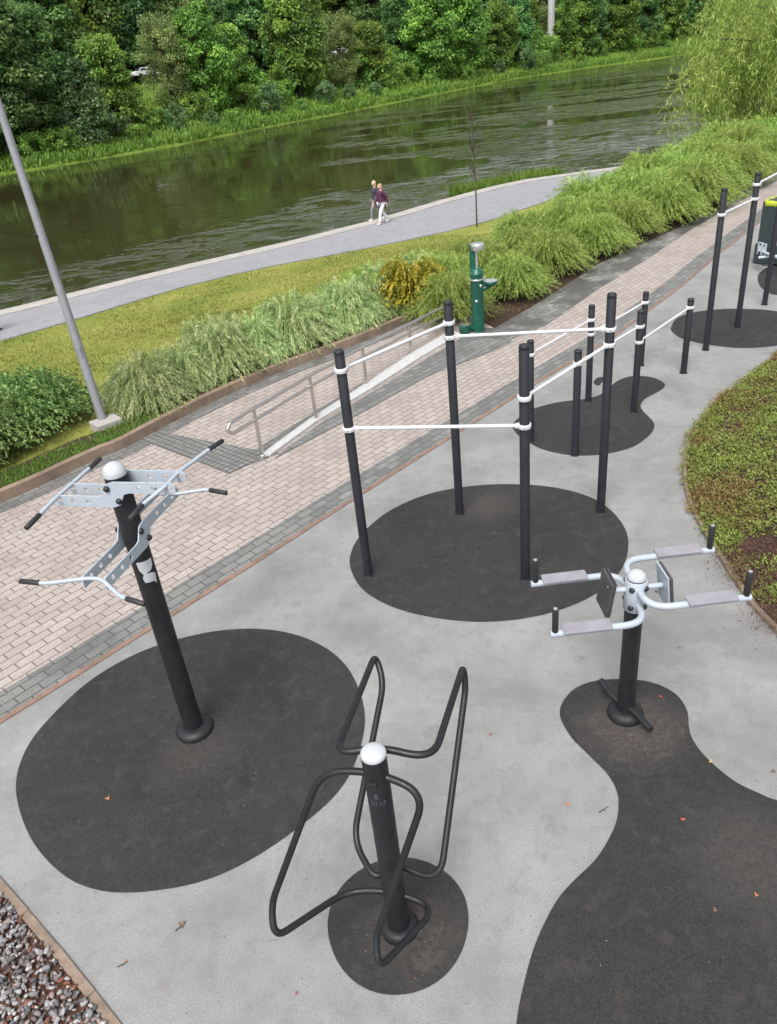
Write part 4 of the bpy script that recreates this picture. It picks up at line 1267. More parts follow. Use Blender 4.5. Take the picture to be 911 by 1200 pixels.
# faint scratched scribble on the post
lf = math.atan2(-LY, -LX)
m_scr = paint('lilac_marker', (.075, .06, .09), .6, var=.2)
mb = MB()
srng = random.Random(3)
def stroke(pts):
    q = []
    for x, z in pts:
        a = lf - .15 + x / LR; q.append((LX + (LR + .001) * math.cos(a), LY + (LR + .001) * math.sin(a), 1.36 + z))
    mb.tube(q, .0022, 5)
stroke([(-.02, .05), (-.02, .02), (0, .02)]); stroke([(-.02, .05), (.0, .05)]); stroke([(-.02, .035), (-.004, .035)])
stroke([(-.045, .0), (-.035, -.04), (-.028, -.01), (-.018, -.04), (-.01, .0)]); stroke([(.0, -.04), (.01, 0), (.02, -.04)]); stroke([(.03, -.04), (.03, 0), (.045, -.008), (.03, -.02), (.048, -.04)])
mb.build('scribble', m_scr, lp)

# --- dip station with pads (right)
KX, KY = 1.805, 4.655
root = thing('dip_station', 'dark post carrying four grey padded dip arms and two backrests at the right', 'dip station', (KX, KY, 0))
KR = .071
MB().lathe([(KR, 0), (KR, 1.2)], (KX, KY, 0), seg=36).build('post', M['black_steel'], root)
hub = MB().lathe([(KR + .012, 1.15), (KR + .014, 1.152), (KR + .014, 1.418), (KR + .008, 1.424)], (KX, KY, 0), seg=36).build('hub', M['grey_paint'], root)
MB().lathe([(KR + .002, 1.415), (KR + .002, 1.435)], (KX, KY, 0), seg=36).build('rubber_ring', M['grip'], hub)
dome(root, (KX, KY, 1.435), KR, .062, 'cap')
base_collar(root, (KX, KY, .003), KR + .012, .15, .085)
ang = R(.6)
ux = Vector((math.cos(ang), math.sin(ang), 0)); uy = Vector((-ux.y, ux.x, 0)); KC = Vector((KX, KY, 0))
def kp(a, b, z): return KC + ux * a + uy * b + Vector((0, 0, z))
for sx, yo in ((1, -.03), (-1, .03)):
    for sy in (1, -1):
        za = 1.355 if sx > 0 else 1.225
        yc = sy * .315 + .03
        m = MB()
        pts = [kp(0, sy * .05, za), kp(0, yc, za), kp(sx * .42, yc, za), kp(sx * (.745 if sx > 0 else .725), yc, za)]
        arm = m.tube(pts, 0.0265, 14, fillet=.18, fseg=10).build('arm', M['grey_paint'], root)
        rz = Matrix.Rotation(ang, 3, 'Z')
        m = MB().box(kp(sx * .455, yc, za + .034), (.36, .118, .014), rz, .005)
        pad = m.build('pad', M['pad'], arm)
        m = MB().box(kp(sx * .455, yc, za + .024), (.35, .106, .008), rz)
        m.build('pad_plate', M['grey_paint'], pad)
        hp = kp(sx * (.71 if sx > 0 else .69), yc, 0)
        hh = MB().lathe([(.016, za + .015), (.0235, za + .025), (.0235, za + .225), (.020, za + .232)], (hp.x, hp.y, 0), seg=16).build('handle', M['grip'], arm)
        MB().lathe([(.016, 0), (.016, .006), (.010, .009)], (hp.x, hp.y, za + .231), seg=12).build('end_cap', M['pad'], hh)
for sx in (1, -1):
    rz = Matrix.Rotation(ang, 3, 'Z') @ Matrix.Rotation(R(-7) * sx, 3, 'Y')
    arm = MB().cyl(kp(sx * .07, .0, 1.335), kp(sx * .205, .0, 1.335), .022, 14).build('backrest_arm', M['grey_paint'], root)
    m = MB().box(kp(sx * .212, 0.0, 1.325), (.012, .235, .31), rz, .004)
    pl = m.build('backrest_plate', M['grey_paint'] if sx > 0 else M['padback'], arm)
    MB().box(kp(sx * .233, 0.0, 1.325), (.03, .24, .30), rz, .01).build('backrest', M['padback'], arm)
    mm = MB()
    for e1_ in (-1, 1):
        for e2_ in (-1, 1):
            q = kp(sx * .204, e1_ * .09, 1.325 + e2_ * .12)
            mm.cyl(q, q - ux * sx * .008, .010, 10)
            if sx < 0:
                q = kp(sx * .246, e1_ * .09, 1.325 + e2_ * .12); mm.cyl(q, q + ux * sx * .006, .009, 10)
    mm.build('screw', M['chrome'] if sx < 0 else M['bolt'], arm)
for k, (a, z) in enumerate(((-128, 1.37), (-52, 1.37), (-128, 1.20), (-52, 1.20), (52, 1.37), (128, 1.37), (52, 1.20), (128, 1.20))):
    dv = Vector((math.cos(R(a)), math.sin(R(a)), 0))
    MB().lathe([(.022, 0), (.022, .010), (.015, .019), (.0, .023)], KC + dv * (KR + .012) + Vector((0, 0, z)), dv, 14).build('bolt', M['bolt'], hub)
ft = [(1.665, 4.917, 0.170), (1.734, 4.700, 0.120), (1.841, 4.585, 0.120), (1.919, 4.374, 0.100)]
f1, f2, f3, f4 = [Vector(p) for p in ft]
MB().tube([f1, f1.lerp(f2, .75), Vector((KX - .03, KY + .02, .12)), f3, f4], .028, 14, fillet=.06).build('foot_bar', M['black_steel'], root)

# --- exercise station half out of frame at the right edge
sx_, sy_ = (9.018, 15.756, 0.000)[:2]
root = thing('exercise_station', 'grey plated exercise station with black bent handle cut by the right photo edge', 'exercise machine', (sx_, sy_, 0))
MB().lathe([(.08, 0), (.08, 1.5)], (sx_, sy_, 0), seg=30).build('post', M['black_steel'], root)
dome(root, (sx_, sy_, 1.5), .08, .05, 'cap')
base_collar(root, (sx_, sy_, .003), .09, .15, .08)
pq = Vector((8.920, 17.396, 0.450)); pe = Vector((sx_, sy_, .45))
dv = (pe - pq).normalized(); pr_ = Vector((-dv.y, dv.x, 0)); rz = Matrix.Rotation(math.atan2(dv.y, dv.x), 3, 'Z')
MB().tube([pq + Vector((0, 0, -.05)), pe + Vector((0, 0, -.05))], .03, 10).build('arm', M['grey_paint'], root)
for e in (-1, 1):
    fp = MB().box(pq + dv * (.0 + .15 * (e > 0)) + Vector((0, 0, .0)), (.12, .012, .27), Matrix.Rotation(math.atan2(dv.y, dv.x) + .5, 3, 'Z'), .004).build('bracket_plate', M['grey_paint'], root)
    mm = MB()
    nrm_ = Matrix.Rotation(math.atan2(dv.y, dv.x) + .5, 3, 'Z') @ Vector((0, -1, 0))
    for zz in (-.09, .09):
        q = pq + dv * (.15 * (e > 0)) + Vector((0, 0, zz)) + nrm_ * .006
        mm.lathe([(.02, 0), (.02, .01), (.0, .018)], q, nrm_, 12)
    mm.build('bolt', M['bolt'], fp)
hb = [(8.913, 17.432, 0.350), (8.813, 17.219, 0.220), (8.799, 16.902, 0.200), (9.528, 16.864, 0.240)]
MB().tube(hb, .018, 10, fillet=.08).build('handle_bar', M['black_tube'], root)
wl = [(8.810, 17.196, 0.300), (9.152, 17.012, 0.340), (9.601, 16.864, 0.360)]
MB().tube(wl, .03, 10).build('arm', M['grey_paint'], root)

# --- litter bin behind it
bq = Vector((9.504, 17.614, 0.000)); 
root = thing('litter_bin', 'tall grey-green litter bin with a bright yellow liner at the right edge', 'litter bin', bq)
bx = Matrix.Rotation(R(40), 3, 'Z'); ba = bx @ Vector((1, 0, 0)); bb = bx @ Vector((0, 1, 0))
M['bin'] = paint('grey_green_bin', (.022, .036, .036), .5, var=.15)
M['liner'] = paint('yellow_liner', (.40, .45, .03), .4, var=.1)
ctrb = bq + Vector((0, .2, 0))
MB().box(ctrb + Vector((0, 0, .90)), (.66, .6, .92), bx, .015).build('body', M['bin'], root)
MB().box(ctrb + Vector((0, 0, .24)), (.74, .66, .42), bx, .015).build('skirt', M['bin'], root)
MB().box(ctrb + Vector((0, 0, .0)) - ba * .345 - bb * .2 + Vector((0, 0, .90)), (.03, .10, .9), bx, .004).build('edge_trim', M['cap'], root)
m = MB()
lr = random.Random(8)
ring = []
for k in range(20):
    a = 2 * math.pi * k / 20
    sq = max(abs(math.cos(a)), abs(math.sin(a)))
    ring.append((math.cos(a) / sq * .335, math.sin(a) / sq * .305))
vv = []; ff = []
for row_, (k_, zz) in enumerate(((1.0, 1.26), (1.045, 1.27), (1.05, 1.345), (1.0, 1.385), (.8, 1.35), (.3, 1.25))):
    for (x_, y_) in ring:
        j_ = 1 + .03 * (lr.random() - .5)
        p_ = ctrb + ba * x_ * k_ * j_ + bb * y_ * k_ * j_
        vv.append((p_.x, p_.y, zz + .03 * (lr.random() - .5) + .0))
for r0_ in range(5):
    for k in range(20): ff.append((r0_ * 20 + k, r0_ * 20 + (k + 1) % 20, (r0_ + 1) * 20 + (k + 1) % 20, (r0_ + 1) * 20 + k))
m.add(vv, ff, True); m.add(vv[-20:], [tuple(range(20))], False)
m.build('bin_liner', M['liner'], root)

# ------------------------------------------------------------------ handrail
rp = [Vector(p) for p in [(-1.783, 10.502, 0.000), (-0.998, 11.585, 0.000), (-0.135, 12.875, 0.000), (0.762, 14.212, 0.000), (1.679, 15.494, 0.000)]]
rh = [.76, .77, .70, .60, .52]
root = thing('handrail', 'stainless steel ramp handrail with two rails and upright posts', 'handrail', (rp[0].x, rp[0].y, 0))
tops = [p + Vector((0, 0, h)) for p, h in zip(rp, rh)]
endp = Vector((2.197, 16.010, 0.420))
d0 = (tops[0] - tops[1]).normalized()
st = tops[0] + d0 * .50
low = Vector((0, 0, -.17))
pts = [endp, tops[3].lerp(endp, .5)] + [tops[3], tops[2], tops[1], tops[0], st, st + low, tops[0] + low, tops[1] + low, tops[2] + low, tops[3] + low, endp + low]
MB().tube([endp, tops[4], tops[3], tops[2], tops[1], tops[0], st + Vector((0, 0, 0)), st + d0 * .09 + low * .5, st + low, tops[0] + low * 1], .026, 12, fillet=.09).build('top_rail', M['chrome'], root)
MB().tube([tops[0] + low, tops[1] + low, tops[2] + low, tops[3] + low, tops[4] + low, endp + low], .023, 12, fillet=.05).build('lower_rail', M['chrome'], root)
for p, h in zip(rp, rh):
    q = MB().cyl(p, p + Vector((0, 0, h - .01)), .027, 14).build('post', M['chrome'], root)
    MB().lathe([(.05, 0), (.05, .006), (.03, .012)], p + Vector((0, 0, .014)), seg=18).build('base_plate', M['chrome'], q)

# ------------------------------------------------------------------ drinking fountain
fx, fy, _ = (2.213, 15.186, 0.000)
root = thing('drinking_fountain', 'bottle green drinking fountain with steel bowls in front of the hedge', 'drinking fountain', (fx, fy, 0))
fr = .125
body = MB().lathe([(fr + .0, 0), (fr, .02), (fr, 1.13), (fr * 1.06, 1.14), (fr * 1.06, 1.16), (fr * .98, 1.17), (fr * .80, 1.25), (fr * .2, 1.27)], (fx, fy, 0), seg=36).build('body', M['fountain'], root)
MB().lathe([(fr + .012, 1.03), (fr + .016, 1.032), (fr + .016, 1.058), (fr + .012, 1.06)], (fx, fy, 0), seg=36).build('steel_ring', M['steel'], body)
# back column with a steel filler head
m = MB()
arcp = [(fx - .045 + .075 * math.cos(a), fy + .02 + .075 * math.sin(a)) for a in [R(60 + 240 * k / 14) for k in range(15)]]
inn = [(fx - .045 + .055 * math.cos(a), fy + .02 + .055 * math.sin(a)) for a in [R(60 + 240 * k / 14) for k in range(15)]]
m.prism(arcp + inn[::-1], 1.15, 1.70)
col = m.build('back_column', M['fountain'], root)
MB().lathe([(.03, 1.20), (.026, 1.62)], (fx + .005, fy - .03, 0), seg=16).build('steel_pipe', M['steel'], col)
MB().lathe([(.118, 1.60), (.128, 1.605), (.128, 1.715), (.12, 1.725), (.02, 1.73)], (fx + .03, fy - .03, 0), seg=32).build('filler_head', M['steel'], root)
MB().box((fx + .07, fy - .155, 1.65), (.07, .012, .04), R(15), .004).build('spout_panel', M['pad'], root)
bxp = Vector((fx + .27, fy - .0, 0))
arm = MB().tube([(fx + .08, fy, .82), (fx + .18, fy, .86), (fx + .25, fy, .90)], [.055, .05, .06], 14).build('bowl_arm', M['fountain'], root)
bowl = MB().lathe([(.05, .87), (.115, .90), (.142, .955), (.145, .985), (.132, .985)], (bxp.x, bxp.y, 0), seg=32).build('bowl', M['fountain'], root)
MB().lathe([(.138, .987), (.130, .992), (.10, .975), (.03, .965), (.001, .965)], (bxp.x, bxp.y, 0), seg=32).build('steel_basin', M['steel'], bowl)
MB().lathe([(.014, .98), (.014, 1.03), (.008, 1.04)], (fx + .17, fy + .02, 0), seg=12).build('spout', M['steel'], bowl)
for (dx, z) in ((-.035, .64), (.06, .93)):
    q = Vector((fx + dx, fy - math.sqrt(max(0, fr * fr - dx * dx)) + .004, z))
    MB().lathe([(.03, 0), (.03, .012), (.02, .022), (.0, .024)], q, (dx, -.11, 0), 16).build('push_button', M['steel'], body)
MB().lathe([(fr + .002, .28), (fr + .004, .281), (fr + .004, .289), (fr + .002, .29)], (fx, fy, 0), seg=36).build('panel_seam', M['fountain'], body)
dbx, dby = fx - .27, fy - .02
lb = MB().lathe([(.10, .0), (.118, .02), (.122, .16), (.128, .175), (.116, .18)], (dbx, dby, 0), seg=30).build('low_bowl', M['fountain'], root)
MB().lathe([(.118, .181), (.10, .176), (.03, .155), (.001, .155)], (dbx, dby, 0), seg=30).build('steel_basin', M['steel'], lb)
MB().box((fx - .15, fy - .01, .10), (.12, .09, .08), None, .01).build('bracket', M['fountain'], lb)

# ------------------------------------------------------------------ street lamp
lb_ = Vector((-4.558, 12.112, 0.150)); lt = Vector((-4.891, 12.750, 4.805))
root = thing('street_lamp', 'plain grey street lamp pole rising out of the photo beside the shrubs', 'street lamp', lb_)
dl = (lt - lb_) / (lt.z - lb_.z)
topz = lb_ + dl * 8.0
MB().tube([lb_ - Vector((0, 0, .1)), lb_ + dl * 1.2, topz], [.074, .070, .042], 20).build('pole', M['galv'], root)
MB().tube([topz - dl * .02, topz + Vector((.25, -.15, .22)), topz + Vector((1.0, -.6, .3))], [.035, .032, .03], 10, fillet=.15).build('bracket_arm', M['galv'], root)
MB().box(topz + Vector((1.25, -.75, .32)), (.62, .26, .09), R(-31), .03).build('lamp_head', M['galv'], root)
MB().box(lb_ + dl * 1.15 + Vector((.0, -.069, 0)), (.075, .012, .30), None, .004).build('service_hatch', M['galv'], root)
MB().box(lb_ + Vector((.06, -.05, -.02)), (.44, .36, .2), R(40), .012).build('footing', M['pale_conc'], root)
MB().cyl(lb_ + dl * 2.95 + Vector((-.05, -.03, 0)), lb_ + dl * 3.0 + Vector((-.075, -.06, 0)), .02, 8).build('bolt', M['bolt'], root)

# ------------------------------------------------------------------ people on the promenade
def skin_mesh(chains, extra=None):
    """chains: list of [(pos, radius)...]; the first vertex of a later chain may reuse an existing position"""
    me = bpy.data.meshes.new('tmp'); vs = []; rs = []; es = []
    idx = {}
    def vid(p, r):
        k = tuple(round(c, 4) for c in p)
        if k not in idx:
            idx[k] = len(vs); vs.append(p); rs.append(r)
        return idx[k]
    for ch in chains:
        prev = None
        for p, r in ch:
            i = vid(p, r)
            if prev is not None and prev != i: es.append((prev, i))
            prev = i
    me.from_pydata(vs, es, [])
    ob = bpy.data.objects.new('tmp', me); COL.objects.link(ob)
    sk = ob.modifiers.new('skin', 'SKIN')
    sk.use_smooth_shade = True
    for i, v in enumerate(me.skin_vertices[0].data):
        r = rs[i]; v.radius = r if isinstance(r, tuple) else (r, r); v.use_root = (i == 0)
    sb = ob.modifiers.new('sub', 'SUBSURF'); sb.levels = 2; sb.render_levels = 2
    dg = bpy.context.evaluated_depsgraph_get()
    m2 = bpy.data.meshes.new_from_object(ob.evaluated_get(dg))
    v = [tuple(q.co) for q in m2.vertices]; f = [tuple(q.vertices) for q in m2.polygons]
    bpy.data.objects.remove(ob); bpy.data.meshes.remove(me); bpy.data.meshes.remove(m2)
    return v, f
def ellipsoid(mb, c, r, seg=16, rings=10, rot=None):
    prof = []
    vs = []; fs = []
    for i in range(rings + 1):
        a = math.pi * i / rings
        for k in range(seg):
            b = 2 * math.pi * k / seg
            vs.append((c[0] + r[0] * math.sin(a) * math.cos(b), c[1] + r[1] * math.sin(a) * math.sin(b), c[2] + r[2] * math.cos(a)))
    for i in range(rings):
        for k in range(seg):
            fs.append((i * seg + k, i * seg + (k + 1) % seg, (i + 1) * seg + (k + 1) % seg, (i + 1) * seg + k))
    mb.add(vs, fs, True)
def matc(name, c, rough=.7): return paint(name, c, rough, var=.15, scale=30)
skin_m = matc('skin', (.52, .33, .25), .5)
def person(label, loc, heading, jacket, trouser, shoe, hairc, swing=1, long_coat=True, group=None, h=1.66):
    root = thing('person', label, 'person', (0, 0, 0), group)
    s = swing
    hip = (0, 0, .92); ch = (0.01, 0, 1.22); nk = (.015, 0, 1.40)
    def legs(extra=0.0, stop=None):
        L = []
        for sd in (1, -1):
            f = s * sd
            if f > 0: kn = (.20, sd * .095, .50); an = (.27, sd * .09, .10); to = (.42, sd * .10, .055)
            else: kn = (-.06, sd * .095, .48); an = (-.33, sd * .09, .16); to = (-.22, sd * .10, .045)
            L.append((sd, kn, an, to))
        return L
    chains = [[(hip, (.13, .10)), ((0.005, 0, 1.06), (.105, .08)), (ch, (.125, .09)), ((.012, 0, 1.345), (.09, .07)), (nk, .052), ((.03, 0, 1.47), .052)]]
    for sd, kn, an, to in legs():
        chains.append([(hip, .14), ((.01, sd * .09, .84), .088), (kn, .057), (an, .038), (to, .03)])
        sh = (.01, sd * .155, 1.335)
        f = -s * sd
        el = (.10 * f - .03, sd * .215, 1.08); wr = (.22 * f + .08, sd * .20, .87)
        pm = (wr[0] + .03 + .02 * f, sd * .195, .80)
        chains.append([((.012, 0, 1.345), .1), (sh, .058), (el, .040), (wr, .024), (pm, (.030, .016))])
        for k in range(4):
            y0 = (k - 1.5) * .014
            q = (pm[0] + y0 * .8 + .008, pm[1] - sd * .004, pm[2] - .05); q2 = (q[0] + .012, q[1] - sd * .012, q[2] - (.035, .042, .038, .028)[k])
            chains.append([(pm, .02), (q, .0085), (q2, .0075)])
        chains.append([(pm, .02), ((pm[0] + .038, pm[1] - sd * .01, pm[2] - .025), .0095), ((pm[0] + .046, pm[1] - sd * .016, pm[2] - .055), .008)])
    v, f = skin_mesh(chains)
    mb = MB(); mb.add(v, f, True)
    hc = (.045, 0, 1.555)
    ellipsoid(mb, hc, (.095, .075, .115))
    mb.lathe([(.018, 0), (.012, .02), (.003, .034)], (hc[0] + .082, 0, hc[2] - .02), (1, 0, -.2), 8)
    for e in (-1, 1):
        ellipsoid(mb, (hc[0] - .0, e * .076, hc[2] - .01), (.02, .008, .03), 8, 6)
        ellipsoid(mb, (hc[0] + .083, e * .030, hc[2] + .012), (.012, .014, .008), 8, 6)
    ellipsoid(mb, (hc[0] + .085, 0, hc[2] - .055), (.012, .024, .007), 8, 6)
    body = mb.build('body', skin_m, root)
    # trousers, jacket, shoes, hair
    ch2 = []
    for sd, kn, an, to in legs():
        ch2.append([(hip, (.165, .125)), ((.01, sd * .09, .84), .102), (kn, .072), (tuple(lerp(a, b, 1.0) for a, b in zip(kn, an)), .062)])
    v, f = skin_mesh(ch2); MB().add(v, f, True).build('trousers', trouser, root)
    ch3 = [[((0, 0, .64 if long_coat else .86), (.20, .17)), ((0, 0, .78 if long_coat else .90), (.195, .165)), ((0, 0, .95), (.19, .16)), ((0.005, 0, 1.08), (.175, .15)), (ch, (.19, .15)), ((.012, 0, 1.35), (.12, .09)), ((.016, 0, 1.405), .066)]]
    for sd in (1, -1):
        f_ = -s * sd
        sh = (.01, sd * .16, 1.335); el = (.10 * f_ - .03, sd * .215, 1.08); wr = (.22 * f_ + .08, sd * .20, .88)
        ch3.append([((.012, 0, 1.35), .1), (sh, .075), (el, .066), (wr, .055)])
    v, f = skin_mesh(ch3); MB().add(v, f, True).build('jacket', jacket, root)
    for sd, kn, an, to in legs():
        m = MB(); v, f = skin_mesh([[((an[0] - .04, an[1], an[2] - .04), .045), ((an[0] + .02, an[1], an[2] - .05), .05), ((to[0] + .02, to[1], to[2] - .012), (.045, .03))]])
        m.add(v, f, True).build('shoe', shoe, root)
    m = MB()
    ellipsoid(m, (hc[0] - .02, 0, hc[2] + .025), (.098, .088, .108)); ellipsoid(m, (hc[0] - .055, 0, hc[2] - .06), (.055, .08, .11))
    m.build('hair', hairc, root)
    root.location = loc; root.rotation_euler = (0, 0, heading); k = h / 1.67; root.scale = (k, k, k)
    return root
white_c = matc('white_cotton', (.70, .68, .70)); grey_d = matc('grey_denim', (.15, .17, .18)); plum = matc('plum_jacket', (.07, .014, .045)); dark_j = matc('dark_jacket', (.035, .035, .045))
blond = matc('blond_hair', (.55, .38, .20), .55); sandy = matc('sandy_hair', (.42, .24, .13), .55); black_c = matc('black_cotton', (.02, .02, .022))
hd = math.atan2(-.55, -.83)
p1 = Vector((1.226, 36.569, -1.600)); p2 = Vector((0.999, 37.557, -1.600))
person('person in plum jacket and white trousers walking on the promenade', (p1.x, p1.y, -1.6), hd, plum, white_c, white_c, sandy, 1, True, 'people walking together', 1.68)
person('person in dark jacket and grey jeans walking beside the plum jacket', (p2.x, p2.y, -1.6), hd + .08, dark_j, grey_d, white_c, blond, -1, False, 'people walking together', 1.70)
p3 = Vector((-12.250, 25.269, -1.600))
person('person cut by the left photo edge, only a dark shoe in view', (p3.x, p3.y, -1.6), hd + math.pi, black_c, black_c, black_c, sandy, 1, False, None, 1.72)

# ------------------------------------------------------------------ cars and things in the street across the river
def make_car(label, body_m, i, d, ang_off=0.0, zz=5.27):
    root = thing('parked_car', label, 'car', (0, 0, 0), 'cars parked across the river')
    prof = [(-2.15, .35), (-2.2, .62), (-2.1, .88), (-1.55, .95), (-.95, 1.40), (.55, 1.43), (1.15, 1.0), (1.95, .86), (2.18, .62), (2.15, .33)]
    low = [(p[0], p[1]) for p in prof if p[1] < .97]
    m = MB()
    def ext(poly, w0, w1=None):
        w1 = w1 or w0
        n_ = len(poly)
        vv = [(p[0], -w0 if p[1] < 1.1 else -w1, p[1]) for p in poly] + [(p[0], w0 if p[1] < 1.1 else w1, p[1]) for p in poly]
        ff = [tuple(range(n_)), tuple(range(2 * n_ - 1, n_ - 1, -1))] + [(k, k + n_, (k + 1) % n_ + n_, (k + 1) % n_) for k in range(n_)]
        m.add(vv, ff, False)
    ext(prof, .86, .66)
    m.build('body', body_m, root)
    for poly in ([(-1.42, .97), (-.92, 1.36), (-.18, 1.385), (-.18, .98)], [(-.12, .98), (-.12, 1.385), (.50, 1.38), (1.02, 1.0)]):
        for sd in (-1, 1):
            vv = [(p[0], sd * ((.865 if p[1] < 1.1 else .672) + .003), p[1]) for p in poly] + [(p[0], sd * ((.865 if p[1] < 1.1 else .672) - .02), p[1]) for p in poly]
            MB().add(vv, [(0, 1, 2, 3), (7, 6, 5, 4), (0, 4, 5, 1), (1, 5, 6, 2), (2, 6, 7, 3), (3, 7, 4, 0)], False).build('window', M['glass'], root)
    for x0, z0_, x1, z1 in ((.62, 1.42, 1.17, 1.03), (-1.02, 1.39, -1.52, .99)):
        vv = [(x0, -.6, z0_), (x0, .6, z0_), (x1, .78, z1), (x1, -.78, z1)]
        nn_ = .025 if x0 > 0 else -.025
        vv2 = [(p[0] + nn_, p[1], p[2] + .02) for p in vv]
        MB().add(vv + vv2, [(0, 1, 2, 3), (4, 5, 6, 7), (0, 1, 5, 4), (1, 2, 6, 5), (2, 3, 7, 6), (3, 0, 4, 7)], False).build('windscreen', M['glass'], root)
    for x in (-1.35, 1.38):
        for sd in (-1, 1):
            w = MB().lathe([(.20, -.1), (.31, -.1), (.33, -.06), (.33, .06), (.31, .1), (.20, .1)], (x, sd * .78, .33), (0, 1, 0), 24).build('wheel', M['grip'], root)
            MB().lathe([(.205, -.085), (.20, .085)], (x, sd * .78, .33), (0, 1, 0), 18).build('rim', M['galv'], w)
    for sd in (-1, 1):
        MB().box((2.13, sd * .62, .70), (.1, .34, .12), None, .02).build('headlight', M['cap'], root)
        MB().box((-2.14, sd * .64, .76), (.1, .26, .14), None, .02).build('tail_light', M['tail'], root)
    p = bank(i, d); k = int(i)
    t_ = Vector((SN[k].y, -SN[k].x))
    root.location = (p.x, p.y, zz); root.rotation_euler = (0, 0, math.atan2(t_.y, t_.x) + ang_off)
    return root
M['glass'] = paint('dark_glass', (.02, .025, .03), .08, var=.05)
M['tail'] = paint('red_lens', (.25, .01, .01), .3)
car_w = paint('white_car_paint', (.75, .76, .77), .25, var=.03); car_d = paint('dark_blue_car_paint', (.02, .03, .06), .25, var=.03); car_s = paint('silver_car_paint', (.42, .44, .46), .25, .5, .03)
make_car('white parked car seen through the gap between the left trees', car_w, idx_for(172, 33), 33)
make_car('dark blue parked car left of the white car across the river', car_d, idx_for(140, 35), 35)
make_car('silver parked car across the river beside the orange hoarding', car_s, idx_for(222, 33), 33)
make_car('white parked car behind the pale tree, middle of the far bank', car_w, idx_for(400, 33), 33)
make_car('silver parked car at the right end of the far street', car_s, idx_for(482, 33), 33)

M['yellow'] = paint('yellow_paint', (.62, .36, .02), .5)
M['orange'] = paint('orange_paint', (.60, .26, .05), .5)
def street_obj(name, label, cat, x, d, build):
    p = bank(idx_for(x, d), d)
    root = thing(name, label, cat, (p.x, p.y, 5.25))
    build(root, Vector((p.x, p.y, 5.25)))
def kiosk(root, b):
    MB().box(b + Vector((0, 0, 1.0)), (.9, .9, 2.0), None, .04).build('body', M['yellow'], root)
    MB().box(b + Vector((0, 0, 2.06)), (1.0, 1.0, .12), None, .03).build('roof', M['galv'], root)
    MB().box(b + Vector((0, -.455, 1.0)), (.6, .02, 1.7), None, .005).build('door', M['orange'], root)
street_obj('cabin', 'small yellow cabin glimpsed between the left trees across the river', 'cabin', 127, 30, kiosk)
def hoarding(root, b):
    for x in (-1, 1): MB().box(b + Vector((x, 0, 1.2)), (.1, .1, 2.4), None).build('post', M['galv'], root)
    MB().box(b + Vector((0, -.07, 1.6)), (2.4, .05, 1.5), None, .01).build('panel', M['orange'], root)
street_obj('hoarding', 'orange hoarding glimpsed beside the pale tree trunk across the river', 'hoarding', 220, 37, hoarding)
def pillar(root, b):
    MB().lathe([(.9, -1), (.85, 9), (.8, 18)], b, seg=20).build('shaft', M['white_conc'], root)
    MB().lathe([(1.1, 18), (1.1, 18.5), (.6, 18.9)], b, seg=20).build('cap', M['white_conc'], root)
street_obj('white_pillar', 'tall white pillar standing between the trees across the river', 'pillar', 646, 21, pillar)
# blue-grey office building behind the left trees
def building(name, label, i, d, L, depth_, H, floors, bays, wallm):
    p = bank(i, d); k = int(i); t_ = Vector((SN[k].y, -SN[k].x, 0)); nn_ = Vector((SN[k].x, SN[k].y, 0))
    root = thing(name, label, 'building', (p.x, p.y, 5.3))
    rz = Matrix.Rotation(math.atan2(t_.y, t_.x), 3, 'Z')
    c = Vector((p.x, p.y, 5.0))
    MB().box(c + nn_ * depth_ / 2 + Vector((0, 0, H / 2)), (L, depth_, H), rz).build('wall', wallm, root)
    MB().box(c + nn_ * depth_ / 2 + Vector((0, 0, H + .2)), (L + .6, depth_ + .6, .4), rz).build('roof', M['galv'], root)
    fh = H / floors; bw_ = L / bays
    first = None
    for fl in range(floors):
        for b_ in range(bays):
            loc = c + t_ * (-L / 2 + (b_ + .5) * bw_) + Vector((0, 0, (fl + .55) * fh)) - nn_ * .03
            if first is None:
                fr_ = MB().box(loc, (bw_ * .8, .12, fh * .62), rz, .02).build('window', M['cap'], root)
                MB().box(loc - nn_ * .07, (bw_ * .72, .04, fh * .52), rz).build('pane', M['bglass'], fr_)
                first = (fr_, loc)
            else:
                w_ = copy_tree(first[0], root); w_.location = first[0].location + (loc - first[1])
M['bglass'] = paint('blue_glass', (.12, .19, .26), .1, var=.2)
wall_b = paint('blue_grey_facade', (.16, .20, .24), .6, var=.1, scale=.6); wall_c = paint('grey_facade', (.22, .22, .22), .8, var=.1, scale=.6)
building('office_building', 'blue-grey glazed office building hidden behind the left trees', idx_for(90, 54), 54, 46, 14, 14, 4, 12, wall_b)
building('office_building', 'grey office building hidden behind the middle trees', idx_for(330, 56), 56, 50, 14, 13, 4, 12, wall_c)

